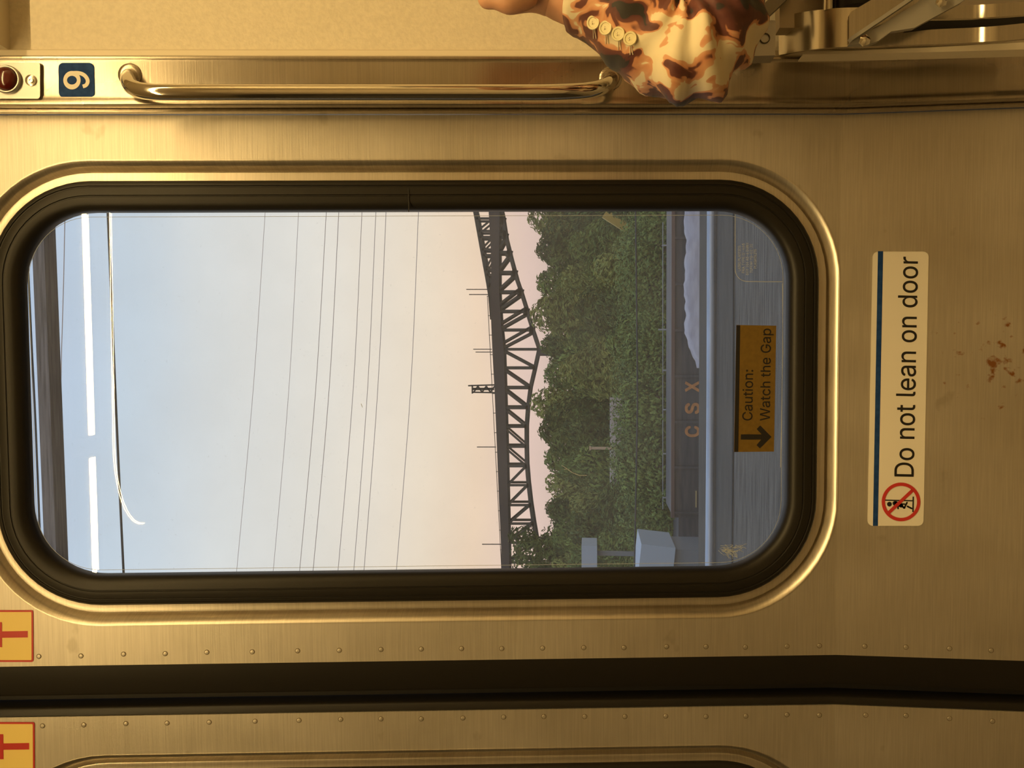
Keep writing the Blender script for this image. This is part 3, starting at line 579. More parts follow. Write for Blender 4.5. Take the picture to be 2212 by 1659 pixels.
def print_mat():
    """printed cloth: cream, sand and rust shards over maroon and near-black"""
    m = bpy.data.materials.new('printed_cloth'); m.use_nodes = True; t = m.node_tree; b = t.nodes['Principled BSDF']; nn, ln = t.nodes.new, t.links.new
    tcn = nn('ShaderNodeTexCoord'); mp = nn('ShaderNodeMapping'); mp.inputs['Scale'].default_value = (40, 22, 28); mp.inputs['Rotation'].default_value = (0, .7, 0); ln(tcn.outputs['Object'], mp.inputs[0])
    wn_ = nn('ShaderNodeTexNoise'); wn_.inputs['Scale'].default_value = .9; wn_.inputs['Detail'].default_value = 1.5; ln(mp.outputs[0], wn_.inputs[0])
    mx = nn('ShaderNodeMix'); mx.data_type = 'RGBA'; mx.blend_type = 'LINEAR_LIGHT'; mx.inputs[0].default_value = .9; ln(mp.outputs[0], mx.inputs[6]); ln(wn_.outputs['Color'], mx.inputs[7])
    vo = nn('ShaderNodeTexVoronoi'); vo.feature = 'SMOOTH_F1'; vo.inputs['Scale'].default_value = .62; vo.inputs['Smoothness'].default_value = .15; ln(mx.outputs[2], vo.inputs['Vector'])
    n2 = nn('ShaderNodeTexNoise'); n2.inputs['Scale'].default_value = .75; n2.inputs['Detail'].default_value = 3; n2.inputs['Distortion'].default_value = .5; ln(mx.outputs[2], n2.inputs[0])
    mm = nn('ShaderNodeMath'); mm.operation = 'MULTIPLY_ADD'; mm.inputs[1].default_value = .42; ln(vo.outputs['Distance'], mm.inputs[0]); ln(n2.outputs[0], mm.inputs[2])
    r = nn('ShaderNodeValToRGB'); ln(mm.outputs[0], r.inputs[0]); el = r.color_ramp.elements
    cs_ = [(0, (.02, .018, .014)), (.615, (.025, .02, .016)), (.63, (.09, .022, .018)), (.725, (.15, .045, .03)), (.74, (.62, .27, .13)), (.79, (.70, .38, .20)), (.80, (.82, .70, .47)), (1, (.86, .76, .54))]
    while len(el) < len(cs_): el.new(.5)
    for e_, (p, c) in zip(el, cs_): e_.position = p; e_.color = (*c, 1)
    ln(r.outputs[0], b.inputs['Base Color']); b.inputs['Roughness'].default_value = .62; b.inputs['Sheen Weight'].default_value = .1
    return m
PRINT = print_mat()
BUTTON_M = mat('cream_button', (.74, .66, .38), .4); THREAD_M = mat('pale_thread', (.8, .7, .5), .7); TROUSER = mat('dark_trousers', (.02, .02, .025), .7)
YS = -.20
pe = empty('person', (.80, -.36, ZB+S0-.005), 'person in a printed jacket with bent elbow jutting over the post, hand raised', 'person')
# --- sleeve: forearm stations, a fan round the inner elbow, then the upper arm
st = []                                  # (inner px, outer px, half depth, bow)
fd, fn = Vector((.809, .588)), Vector((-.588, .809))
O0 = Vector((1221, 60)); PV = Vector((1452, 12))
for i in range(12):
    f = i/11; o = O0 + fd*(f*158) + fn*2.5*math.sin(f*11)*f; wdt = 152 + 22*f; st.append((o - fn*wdt, o, .043 + .006*f, 26*(1-f)))
nf = 26
for i in range(1, nf+1):
    f = i/nf; a0 = math.atan2(fn.y, fn.x); a1 = 0.0; a = a0 + (a1-a0)*f
    d_ = a0 - a; Lr = 174.7/max(.3, math.cos(d_)); Lr = min(Lr, 209 - 20*max(0, (f-.35)/.65)) + 3.5*math.sin(f*29)*math.sin(f*PI) + 8*math.exp(-((f-.31)/.035)**2)
    st.append((PV + Vector((math.cos(a), math.sin(a)))*(-6*math.sin(f*PI)), PV + Vector((math.cos(a), math.sin(a)))*Lr, .050 + .006*math.sin(f*PI), 0))
for i in range(1, 12):
    f = i/11; st.append((Vector((PV.x - 30*f - 60*f*f, PV.y - 540*f)), Vector((1640 + 6*f - 90*f*f, 12 - 540*f)), .050 + .022*f, 0))
KR = 40; rings = []
def ring_of(s_, sc_=1.0, dy=0.0):
    I, O, rd, bow = s_; c = (I+O)/2; a = (O-I)/2*sc_; out = []
    for k in range(KR):
        th = 2*PI*k/KR; q = c + a*math.cos(th) - fd*bow*max(0, math.sin(th))
        p = at(q.x, q.y, YS); p.y -= rd*sc_*math.sin(th); p.y += dy
        out.append(p)
    return out
rings.append(ring_of((st[2][0], st[2][1], st[2][2], 0), .88))
rings.append(ring_of(st[0], .90)); rings.append(ring_of(st[0], .97)); rings += [ring_of(s_) for s_ in st]
def folds(p, amt):
    return noise.noise(p*19)*amt + noise.noise(Vector((p.x*30, p.y*22, p.z*46)))*amt*.6
cl = Vector((0, 0, 0))
for ri in range(5, len(rings)):
    r_ = rings[ri]; c = sum(r_, Vector())/KR
    w = .005 if ri < 14 else .0125
    ff = (ri-3-12)/26.0; cz = .0032*math.exp(-((ff-.45)/.5)**2)
    rings[ri] = [p + (p-c).normalized()*(folds(p, w) + cz*math.sin(ff*30 + 2.2*math.sin(4*PI*k/KR))) for k, p in enumerate(r_)]
b_ = MB(); b_.loops(rings)
# --- jacket trunk and other sleeve
SH = sum(rings[-1], Vector())/KR
tr_v = []
tc_ = Vector((.80, -.36, 0)); secs = [(.83, .175, .115), (.92, .165, .11), (1.02, .150, .105), (1.10, .155, .108), (1.17, .165, .11), (1.225, .17, .10), (1.265, .135, .085), (1.295, .075, .065), (1.31, .062, .058)]
trunk = [[Vector((tc_.x + rx*math.cos(2*PI*k/KR), tc_.y + ry*math.sin(2*PI*k/KR), z)) for k in range(KR)] for z, rx, ry in secs]
b_.loops(trunk)
S4 = sum(rings[-6], Vector())/KR; v, f = chain([S4, SH, SH.lerp(tc_ + Vector((-.10, 0, 1.19)), .55), tc_ + Vector((-.07, 0, 1.18))], [.066, .072, .088, .10]); b_.add(v, f)
LS = [tc_ + Vector((.14, 0, 1.21)), tc_ + Vector((.21, -.01, 1.12)), tc_ + Vector((.25, -.02, .96)), tc_ + Vector((.22, -.09, .86)), tc_ + Vector((.16, -.17, .80))]
v, f = chain(LS, [.075, .062, .055, .05, .045]); b_.add(v, f)
jacket = b_.build('jacket', PRINT, pe, smooth=2)
bvh = BVHTree.FromPolygons([p for r_ in rings for p in r_], [(i*KR+k, i*KR+(k+1) % KR, (i+1)*KR+(k+1) % KR, (i+1)*KR+k) for i in range(len(rings)-1) for k in range(KR)])
def on_cloth(px_, py_):
    d = ray(px_, py_).normalized(); h = bvh.ray_cast(CAM, d); return (h[0], (h[1] if h[1].dot(d) < 0 else -h[1])) if h[0] else (at(px_, py_, YS-.05), Vector((0, -1, 0)))
for bx, by in ((1283.5, 49), (1310, 61), (1337, 74), (1362.5, 84.5)):
    P, nn_ = on_cloth(bx, by); nn_ = (nn_*.5 + Vector((0, -1, 0)) + Vector((.0, 0, .15))).normalized(); b_ = MB()
    b_.lathe(P + nn_*.0018, nn_, [(.0058, 0), (.0061, .0009), (.0056, .0018), (.0043, .0017), (.0039, .0011), (.0012, .0010)], 24); bt = b_.build('button', BUTTON_M, jacket, smooth=True)
    b_ = MB()
    for dx in (-3, 3):
        Q, _ = on_cloth(bx+dx+2, by+34); b_.tube([P + nn_*.001 + RT*(dx*.0004), (P+Q)/2 + nn_*.0015, Q + nn_*.0006], .00045, 5)
    for dx, dy in ((-2.2, -2.2), (2.2, 2.2), (2.2, -2.2), (-2.2, 2.2)): b_.lathe(P + nn_*.0027 + RT*dx*.00042 + UP*dy*.00042, nn_, [(.0007, 0), (.0004, .0004)], 8)
    b_.build('thread', THREAD_M, bt)
# --- body: one skinned figure, hands with five fingers each
B = MB()
Y0 = YS
wr = at(1148, -44, Y0); el = at(1535, 52, Y0); cu = at(1400, 66, Y0); hd = at(1112, -42, Y0-.004)
T = tc_
bv = [T+Vector((0, 0, .84)), T+Vector((0, 0, .98)), T+Vector((0, 0, 1.12)), T+Vector((0, 0, 1.22)), T+Vector((0, -.002, 1.30)), T+Vector((0, -.01, 1.36)),          # 0-5 trunk, neck
      T+Vector((-.10, 0, 1.19)), SH.lerp(el, .12), el, cu, wr,                                                                                                    # 6-10 right arm
      T+Vector((.13, 0, 1.21)), LS[2], LS[3], T+Vector((.12, -.21, .79)),                                                                                          # 11-14 left arm
      T+Vector((-.085, 0, .80)), T+Vector((-.09, -.012, .45)), T+Vector((-.095, .005, .09)), T+Vector((-.10, -.10, .035)),                                          # 15-18 leg
      T+Vector((.085, 0, .80)), T+Vector((.09, -.012, .45)), T+Vector((.095, .005, .09)), T+Vector((.10, -.10, .035))]
zf0 = ZB+S0-.005
bv = [Vector(p) + Vector((0, 0, zf0*(1 - p.z/1.6))) if i >= 15 else p for i, p in enumerate(bv)]
be = [(0, 1), (1, 2), (2, 3), (3, 4), (4, 5), (3, 6), (6, 7), (7, 8), (8, 9), (9, 10), (3, 11), (11, 12), (12, 13), (13, 14), (0, 15), (15, 16), (16, 17), (17, 18), (0, 19), (19, 20), (20, 21), (21, 22)]
brad = [(.135, .095), (.12, .085), (.13, .09), (.10, .075), .05, .046, .045, .034, .028, .025, (.030, .026), .05, .038, .032, .022, .075, .05, .036, (.04, .03), .075, .05, .036, (.04, .03)]
v, f = skin_geo(bv, be, brad); B.add(v, f)
HY = -.35; HR = Matrix.Rotation(HY, 3, 'Z')
def head_pt(x, y, z, grow=0.0):
    """unit-sphere point to head surface (front is -y); grow lifts hair off the skull"""
    X, Y, Z = x*(.073+grow), y*(.094+grow), z*(.112+grow)
    if z < 0: X *= 1 + .28*z; Y *= 1 + .10*z
    if y < 0 and not grow:
        g = lambda zx, zz, wx, wz: math.exp(-((x-zx)/wx)**2 - ((z-zz)/wz)**2)
        Y -= .024*g(0, -.16, .13, .13) + .013*g(0, .05, .10, .2) + .010*g(0, -.50, .24, .05) + .010*g(0, -.60, .22, .05) + .012*g(0, -.86, .25, .10) + .006*g(0, .28, .6, .08) + .006*g(.5, -.2, .2, .2) + .006*g(-.5, -.2, .2, .2)
        Y += .014*g(.36, .08, .17, .11) + .014*g(-.36, .08, .17, .11) + .005*g(0, -.55, .22, .02)
    return HC + HR @ Vector((X, Y, Z))
HC = T + Vector((0, -.02, 1.45)); nu, nv = 56, 44
sph = [[(math.cos(ph)*math.cos(2*PI*k/nu), math.cos(ph)*math.sin(2*PI*k/nu), math.sin(ph)) for k in range(nu)] for ph in [-PI/2 + PI*i/nv for i in range(nv+1)]]
B.add([head_pt(*p) for r_ in sph for p in r_], [(i*nu+k, i*nu+(k+1) % nu, (i+1)*nu+(k+1) % nu, (i+1)*nu+k) for i in range(nv) for k in range(nu)])
for sx_ in (-1, 1):
    p0 = HC + HR @ Vector((.071*sx_, .01, -.005)); v, f = chain([p0, p0 + HR @ Vector((.010*sx_, .012, .010)), p0 + HR @ Vector((.003*sx_, .006, -.028))], [(.010, .016), (.008, .022), (.008, .011)], 1); B.add(v, f)
# right hand, loosely curled, the thumb side down towards the doorway
pm = [at(1225, -12, Y0), at(1180, -34, Y0-.001), at(1142, -40, Y0-.002), at(1112, -44, Y0-.004), at(1088, -50, Y0-.006)]
v, f = chain(pm, [(.032, .028), (.0295, .026), (.029, .028), (.030, .034), (.025, .034)]); B.add(v, f)
def finger(base, pts, r): v, f = chain([at(*base[:2], base[2])] + [at(*p[:2], p[2]) for p in pts], [r*1.08, r, r*.95, r*.78], 2); B.add(v, f)
for i, (dy, ln_) in enumerate(((.026, 1.0), (.009, 1.08), (-.009, 1.02), (-.026, .85))):
    y_ = Y0 - .004 - dy
    finger((1098, -30 - 6*i, y_), [(1098 - 50*ln_, -44 - 8*i, y_), (1098 - 72*ln_, -74 - 8*i, y_-.004), (1098 - 52*ln_, -100 - 8*i, y_-.010)], .0090 - .0008*(i == 3))
# thumb: leaves the side of the palm near its base, knuckle lowest, tip bent back towards the fingers
v, f = chain([at(1150, -26, Y0-.020), at(1122, -8, Y0-.026), at(1094, 7, Y0-.030), at(1070, -5, Y0-.030), at(1052, 0, Y0-.028), at(1038, -14, Y0-.026)], [.0175, .0145, .0122, .0088, .0102, .0076]); B.add(v, f)
# left hand, hanging in front
lw_ = bv[14]; v, f = chain([lw_, lw_ + Vector((-.03, -.03, -.01)), lw_ + Vector((-.06, -.05, -.015))], [(.02, .016), (.03, .018), (.03, .015)]); B.add(v, f)
for i in range(4):
    p = lw_ + Vector((-.06, -.05, -.015)) + Vector((.012, -.014, 0))*(i-1.5); d_ = Vector((-.028, -.018, -.004)); v, f = chain([p, p+d_, p+d_*1.7+Vector((0, 0, -.014)), p+d_*1.9+Vector((.006, 0, -.034))], [.0088, .0085, .008, .0068]); B.add(v, f)
p = lw_ + Vector((-.02, -.045, .0)); v, f = chain([p, p+Vector((-.012, -.03, .012)), p+Vector((-.035, -.042, .012)), p+Vector((-.055, -.045, .008))], [.012, .0105, .009, .0075]); B.add(v, f)
B.build('body', SKIN, pe, smooth=2)
hb = MB(); hv = [[head_pt(x, y, z if z > -.2 else -.2 + (z+.2)*1.25, .011 + .004*noise.noise(Vector((x*6, y*6, z*2)))) for x, y, z in r_] for r_ in sph]; hi_ = [[head_pt(x, y, z, .001) for x, y, z in r_] for r_ in sph]
keep = lambda p: p[2] > -.78 and not (p[1] < .12 - .25*max(0, p[2]) and p[2] < .62 + .25*min(0, p[1]+.6)) 
nh = nu*(nv+1); hb.v = [p for r_ in hv for p in r_] + [p for r_ in hi_ for p in r_]; fk = {}
for i in range(nv):
    for k in range(nu):
        q = [(i, k), (i, (k+1) % nu), (i+1, (k+1) % nu), (i+1, k)]
        if all(keep(sph[a][b]) for a, b in q): idx = [a*nu+b for a, b in q]; fk[(i, k)] = idx; hb.f.append(tuple(idx)); hb.f.append(tuple(n_+nh for n_ in reversed(idx)))
cnt = {}
for idx in fk.values():
    for a, b in zip(idx, idx[1:]+idx[:1]): cnt.setdefault(frozenset((a, b)), []).append((a, b))
for e_ in cnt.values():
    if len(e_) == 1: a, b = e_[0]; hb.f.append((b, a, a+nh, b+nh))
used_v = sorted({n_ for f_ in hb.f for n_ in f_}); mpv = {n_: k for k, n_ in enumerate(used_v)}; hb.v = [hb.v[n_] for n_ in used_v]; hb.f = [tuple(mpv[n_] for n_ in f_) for f_ in hb.f]; hb.m = [0]*len(hb.f)
hb.build('hair', HAIR, pe, smooth=2)
EYE = mat('eye_white', (.75, .72, .66), .2); IRIS = mat('dark_iris', (.04, .02, .012), .15); LIP = mat('lips', (.42, .14, .10), .45)
for sx_ in (-1, 1):
    c_ = HC + HR @ Vector((.0262*sx_, -.0700, .009)); eb = MB(); eb.lathe(c_, HR @ Vector((0, -1, 0)), [(.0001, -.012)] + [(.012*math.sin(a), -.012*math.cos(a)) for a in [PI*q/12 for q in range(1, 12)]] + [(.0001, .012)], 18); eo = eb.build('eye', EYE, pe, smooth=2)
    eb = MB(); eb.lathe(c_ + HR @ Vector((0, -.0112, 0)), HR @ Vector((0, -1, 0)), [(.0055, 0), (.004, .0011), (.001, .0014)], 14); eb.build('iris', IRIS, eo, smooth=2)
    MB().tube([HC + HR @ Vector((sx_*a, -.0865 + a*a*9, .027 + .004*math.sin((a-.012)*90))) for a in (.012, .02, .028, .036, .042)], [.0016, .0026, .0028, .0022, .001], 8).build('eyebrow', HAIR, pe, smooth=True)
MB().tube([head_pt(x, -math.sqrt(max(0, 1-x*x-.3025)), -.55) + HR @ Vector((0, -.001, 0)) for x in (-.26, -.16, -.06, .06, .16, .26)], [.001, .0035, .0045, .0045, .0035, .001], 8).build('lips', LIP, pe, smooth=True)
tb = MB()
v, f = skin_geo([bv[0]+Vector((0, 0, .03)), bv[0]+Vector((0, 0, -.04))] + [bv[15], bv[16], bv[17]+Vector((0, 0, .02)), bv[19], bv[20], bv[21]+Vector((0, 0, .02))], [(0, 1), (1, 2), (2, 3), (3, 4), (1, 5), (5, 6), (6, 7)], [(.15, .11), (.155, .115), .09, .066, .055, .09, .066, .055]); tb.add(v, f); tb.build('trousers', TROUSER, pe, smooth=2)
for a_ in (17, 21):
    sh = MB(); v, f = chain([bv[a_]+Vector((0, .02, .0)), bv[a_]+Vector((0, -.03, -.02)), bv[a_]+Vector((0, -.12, -.03))], [(.043, .045), (.045, .04), (.04, .026)]); zmin = min(q.z for q in v); sh.add([q + Vector((0, 0, zf0 + .002 - zmin)) for q in v], f); sh.build('shoe', RUBBER, pe, smooth=2)

# ================================================================== OUTSIDE
ZG, ZY = -1.2, -5.2                      # our track bed, the lower yard
BAL = mat('track_ballast', (.032, .03, .026), .9, col2=(.12, .11, .095), vscale=(1.2, 14, 14), bump=.5, bscale=(3, 16, 16))
CIND = mat('dark_cinder', (.03, .029, .026), .9, col2=(.055, .052, .046), vscale=(1, 6, 6))
YARD = mat('yard_ground', (.07, .075, .06), .95, col2=(.15, .15, .13), vscale=(.25, .25, .25))
def slab_obj(name, x0, x1, y0, y1, z0, z1, m, kind='structure'):
    o = MB().box(((x0+x1)/2, (y0+y1)/2, (z0+z1)/2), (x1-x0, y1-y0, z1-z0)).build(name, m); tag(o, kind=kind); return o
slab_obj('track_bed', -60, 60, .6, 13.17, ZG-4.5, ZG, BAL)
slab_obj('service_strip', -60, 60, 13.17, 17.87, ZG-4.5, ZG-.03, CIND)
# yard stretching away to the river bank
gm = MB(); nx, ny = 40, 40; gv = []
for j in range(ny+1):
    for i in range(nx+1):
        x = -170 + 340*i/nx; y = 18.8 + (330*(j/ny)**1.6); gv.append((x, y, ZY + .5*noise.noise(Vector((x*.05, y*.05, 0))) + max(0, (y-60)*.022)))
gm.add(gv, [(j*(nx+1)+i, j*(nx+1)+i+1, (j+1)*(nx+1)+i+1, (j+1)*(nx+1)+i) for j in range(ny) for i in range(nx)])
o = gm.build('yard_ground', YARD, smooth=2); tag(o, kind='structure')
PIPE_M = mat('blue_grey_pipe', (.42, .47, .54), .4, metal=.35, var=.15, vscale=(.8, 6, 6))
def xline(name, m, Y, pts, r, lab, cat, group=None, n=8, ext=3.0, parent=None):
    """something running lengthwise along the line, through photo points at distance Y"""
    P = [at(x, y, Y) for x, y in pts]; P = smooth_path(P, 6); a = (P[0]-P[1]).normalized(); b = (P[-1]-P[-2]).normalized()
    P = [P[0] + a*ext] + P + [P[-1] + b*ext]; o = MB().tube(P, r, n).build(name, m, parent, smooth=True)
    if parent is None: tag(o, lab, cat, group)
    return o
xline('guard_pipe', PIPE_M, 15.42, [(1536, 455), (1535, 840), (1532, 1225)], .085, 'pale blue grey pipe running along the far edge of the track bed', 'pipe', n=14, ext=12)
DARKW = mat('dark_cable', (.02, .024, .026), .55)
xline('ground_cable', DARKW, 13.14, [(1584, 470), (1583.5, 840), (1581, 1190)], .018, 'thin dark cable lying on the ground where the ballast ends', 'cable', ext=6)
xline('mid_cable', DARKW, 21.0, [(1374, 540), (1377, 840), (1375, 1000), (1372, 1150)], .022, 'thin dark cable crossing in front of the trees', 'cable', ext=8)
xline('contact_wire', DARKW, 3.4, [(232, 440), (243, 700), (254, 960), (268, 1260)], .0068, 'thick dark overhead wire crossing the blue end of the sky', 'wire', ext=3)
WIRE = mat('thin_grey_wire', (.55, .51, .5), .6); WIRE_F = mat('thin_pale_wire', (.72, .7, .7), .6)
wires = [('faintest', [(573, 455), (547, 840), (511, 1235)], WIRE_F, .0085), ('b', [(645, 455), (624, 840), (590, 1235)], WIRE_F, .0085), ('c', [(705, 455), (682, 840), (647, 1235)], WIRE, .0100), ('d', [(732, 455), (711, 840), (676, 1235)], WIRE, .0105),
         ('e', [(782, 455), (763, 840), (730, 1235)], WIRE, .0100), ('f', [(812, 455), (794, 840), (764, 1235)], WIRE, .0100), ('g', [(834, 455), (816, 840), (786, 1235)], WIRE, .0100), ('h', [(904, 455), (887, 840), (856, 1235)], WIRE, .0100)]
ordn = ['faintest of the eight thin sky wires, farthest from the bridge', 'second of the eight thin sky wires counted from the blue end', 'third of the eight thin sky wires counted from the blue end', 'fourth of the eight thin sky wires counted from the blue end', 'fourth of the eight thin sky wires counted from the bridge', 'third of the eight thin sky wires counted from the bridge', 'second of the eight thin sky wires counted from the bridge', 'thin sky wire standing apart, nearest to the bridge']
for (k_, pts, m_, r_), lb in zip(wires, ordn): xline('power_line', m_, 24.0, pts, r_, lb, 'wire', 'thin power lines across the sky', n=6, ext=20)
xline('messenger_wire', WIRE, 4.6, [(141, 430), (137, 620), (132, 800), (127, 1100)], .0032, 'hair thin wire just on the sky side of the dark beam', 'wire', n=6, ext=3)
xline('upper_wire', DARKW, 4.3, [(60, 560), (68, 740), (76, 900), (86, 1150)], .0075, 'dark wire between the overhead beam and the left window end', 'wire', n=6, ext=3)
BEAM = mat('weathered_beam', (.05, .05, .052), .7, col2=(.15, .15, .155), vscale=(3, 60, 60))
pa, pb = at(95, 520, 4.0), at(122, 1200, 4.0); dv = (pb-pa).normalized(); bmo = empty('overhead_beam', (pa+pb)/2, 'dark weathered overhead beam crossing the left end of the window', 'beam')
MB().bar(pa - dv*3, pb + dv*3, .085, .12, (0, 1, 0)).build('beam', BEAM, bmo)
for q in (pa - dv*2.9, pb + dv*2.9): MB().box((q.x, q.y+.12, (q.z+ZG)/2), (.14, .14, q.z-ZG+.1)).build('post', BEAM, bmo)

# ---- freight car with the letters C S X, seen over the edge of the embankment
CARM = mat('freight_car_side', (.045, .05, .062), .6, col2=(.085, .085, .095), vscale=(.7, 2, 6)); CARR = mat('rusty_rim', (.13, .085, .075), .7)
LETM = mat('faded_orange', (.62, .27, .09), .7, col2=(.42, .18, .06), vscale=(5, 5, 5)); YTICK = mat('pale_yellow_paint', (.55, .43, .2), .6)
Yc = 30.0; cx0, cx1 = at(1480, 1118, Yc).x, at(1480, 470, Yc).x + 3; zt, zb_ = at(1455, 840, Yc).z, ZY + 1.0
fc = empty('freight_car', ((cx0+cx1)/2, Yc+1.5, ZY), 'dark freight car with faded orange letters C S X on its side', 'train car')
MB().box(((cx0+cx1)/2, Yc+1.5, (zt+zb_)/2), (cx1-cx0, 3.0, zt-zb_)).build('body', CARM, fc)
MB().box(((cx0+cx1)/2, Yc-.03, zt+.03), (cx1-cx0, .12, .13)).build('top_rim', CARR, fc)
for i in range(9): x = cx0 + .2 + (cx1-cx0-.4)*i/8; MB().box((x, Yc-.04, (zt+zb_)/2), (.10, .08, zt-zb_)).build('side_rib', CARM, fc)
for ch_, py_ in (('C', 932), ('S', 882), ('X', 835)):
    v, f = text_geo(ch_, .028); x0 = min(p[0] for p in v); x1 = max(p[0] for p in v); h_ = max(p[1] for p in v); c0 = at(1493, py_, Yc)
    b_ = MB(); b_.add([Vector((c0.x + ((p[0]-x0)/(x1-x0)-.5)*.44, Yc-.035, c0.z - .30 + p[1]/h_*.55)) for p in v], f); b_.build('letter', LETM, fc)
for x_ in (1503.5, 1515.5): a, b = at(x_, 1060, Yc-.06), at(x_, 1096, Yc-.06); MB().box(((a.x+b.x)/2, Yc-.07, (a.z+b.z)/2), (abs(a.x-b.x), .04, .04)).build('grab_iron', YTICK, fc)
for xx in (cx0+1.2, cx0+2.8, cx1-2.8, cx1-1.2):
    for yy in (Yc+.8, Yc+2.2): MB().lathe((xx, yy, ZY+.5), (0, 1, 0), [(.1, -.07), (.5, -.07), (.5, .07), (.1, .07)], 20).build('wheel', CARM, fc)
# railing on the walkway behind, with pale posts
RAILM = mat('pale_rail', (.30, .33, .36), .6)
rl = empty('walkway_railing', at(1470, 840, 33.8), 'pale thin railing above the freight car', 'railing')
MB().tube([at(1432, 480, 33.8), at(1432, 1100, 33.8)], .02, 6).build('top_rail', RAILM, rl)
for xa, xb, y_ in ((1430, 1482, 530), (1440, 1482, 620), (1422, 1478, 712), (1432, 1482, 800), (1431, 1456, 885), (1432, 1470, 980), (1432, 1470, 1075)):
    MB().tube([at(xa, y_, 33.7), at(1520, y_, 33.7)], .035, 6).build('post', RAILM, rl)
MB().box((at(1500, 800, 34).x, 35, (at(1466, 800, 34).z + ZY)/2), (16, 2.2, at(1466, 800, 34).z - ZY)).build('walkway', CARM, rl)
# pale sheeted load
TARP = mat('pale_tarpaulin', (.46, .43, .46), .7, col2=(.33, .30, .33), vscale=(1.2, 2, 5))
xl, xr = at(1490, 795, 25).x, at(1490, 440, 25).x + 1.5; tb = MB(); lps = []
for i in range(61):
    f = i/60; x = xl + (xr-xl)*f; top = at(1479 + (26*(1-f/.16) if f < .16 else 0), 700, 25).z + .10*noise.noise(Vector((x*1.3, 3, 1))) + .05*noise.noise(Vector((x*4, 7, 1)))
    lps.append([Vector((x, 25 + dy + .12*noise.noise(Vector((x*1.7, dy, dz))), z)) for dy, dz, z in ((-.9, 0, ZY+.1), (-.85, 1, top-1.5), (-.8, 2, top-.5), (-.6, 3, top-.08), (0, 4, top), (.6, 5, top-.08), (.8, 6, top-.6), (.9, 7, ZY+.1))])
tb.loops(lps, False); tb.f += [tuple(range(8)), tuple(60*8+i for i in range(8))]; tb.m += [0, 0]
tag(tb.build('sheeted_load', TARP, smooth=2), 'pale wavy tarpaulin covering a long load in front of the freight car', 'tarpaulin')
# box trailer, pale blue
BLU = mat('pale_blue_panel', (.34, .42, .52), .5); BLU2 = mat('grey_blue_panel', (.16, .19, .23), .6)
q0, q1 = at(1372, 1178, 27), at(1446, 1240, 27); bt = empty('box_trailer', (q1.x-1.0, 28.5, ZY), 'pale blue box trailer at the bottom edge of the window', 'trailer')
MB().box((q0.x-2.2, 28.2, (q0.z+q1.z)/2), (4.4, 2.4, q0.z-q1.z), Matrix.Rotation(.10, 3, 'Y')).build('box', BLU, bt); MB().box((q0.x-2.2, 28.3, (q1.z+ZY)/2), (4.0, 2.0, q1.z-ZY)).build('chassis', BLU2, bt)
q0, q1 = at(1256, 1172, 36), at(1290, 1235, 36); bs = empty('signal_box', (q0.x-1, 37, ZY), 'small pale blue cabinet by the bottom window edge, nearer the bridge than the trailer', 'cabinet')
MB().box((q0.x-.75, 37, (q0.z+q1.z)/2), (1.1, 1.6, q0.z-q1.z)).build('cabinet', BLU, bs); MB().box((q0.x-.75, 37, (q1.z+ZY)/2), (.2, .2, q1.z-ZY)).build('stand', BLU2, bs)
# pale concrete retaining wall and sand pole among the trees
CONC = mat('pale_concrete', (.52, .48, .48), .85, col2=(.36, .33, .32), vscale=(.8, .8, .5)); POLE_M = mat('bare_wood', (.50, .38, .27), .8)
q0, q1 = at(1318, 860, 46), at(1342, 1050, 46); cw = MB(); cw.box(((q0.x+q1.x)/2, 46.4, (q0.z + ZY)/2), (abs(q0.x-q1.x), .8, q0.z-ZY)); tag(cw.build('concrete_walling', CONC), 'pale concrete abutment showing in a gap between the trees', 'walling')
q0 = at(1274, 968, 42); pl = empty('bare_pole', (q0.x, 42, ZY), 'pale bare wooden pole standing in front of the trees', 'pole')
MB().tube([(q0.x, 42, ZY), (q0.x, 42, q0.z)], [.10, .075], 10).build('shaft', POLE_M, pl, smooth=True); MB().box((q0.x, 42, q0.z-.02), (.22, .2, .10)).build('cap', POLE_M, pl)
# yellow digger arm between the trees
YELP = mat('digger_yellow', (.42, .30, .06), .5); dg_ = empty('digger', at(1400, 470, 50), 'ochre digger arm among the trees by the top edge of the window', 'digger')
a, b, c = at(1306, 462, 50), at(1362, 498, 50), at(1440, 470, 50); MB().bar(a, b, .55, .4).build('boom', YELP, dg_); MB().bar(b, c, .5, .4).build('stick', YELP, dg_); MB().box((c.x+.6, 50, (c.z+ZY)/2), (2.2, 2, max(.5, c.z-ZY))).build('cab', YELP, dg_)

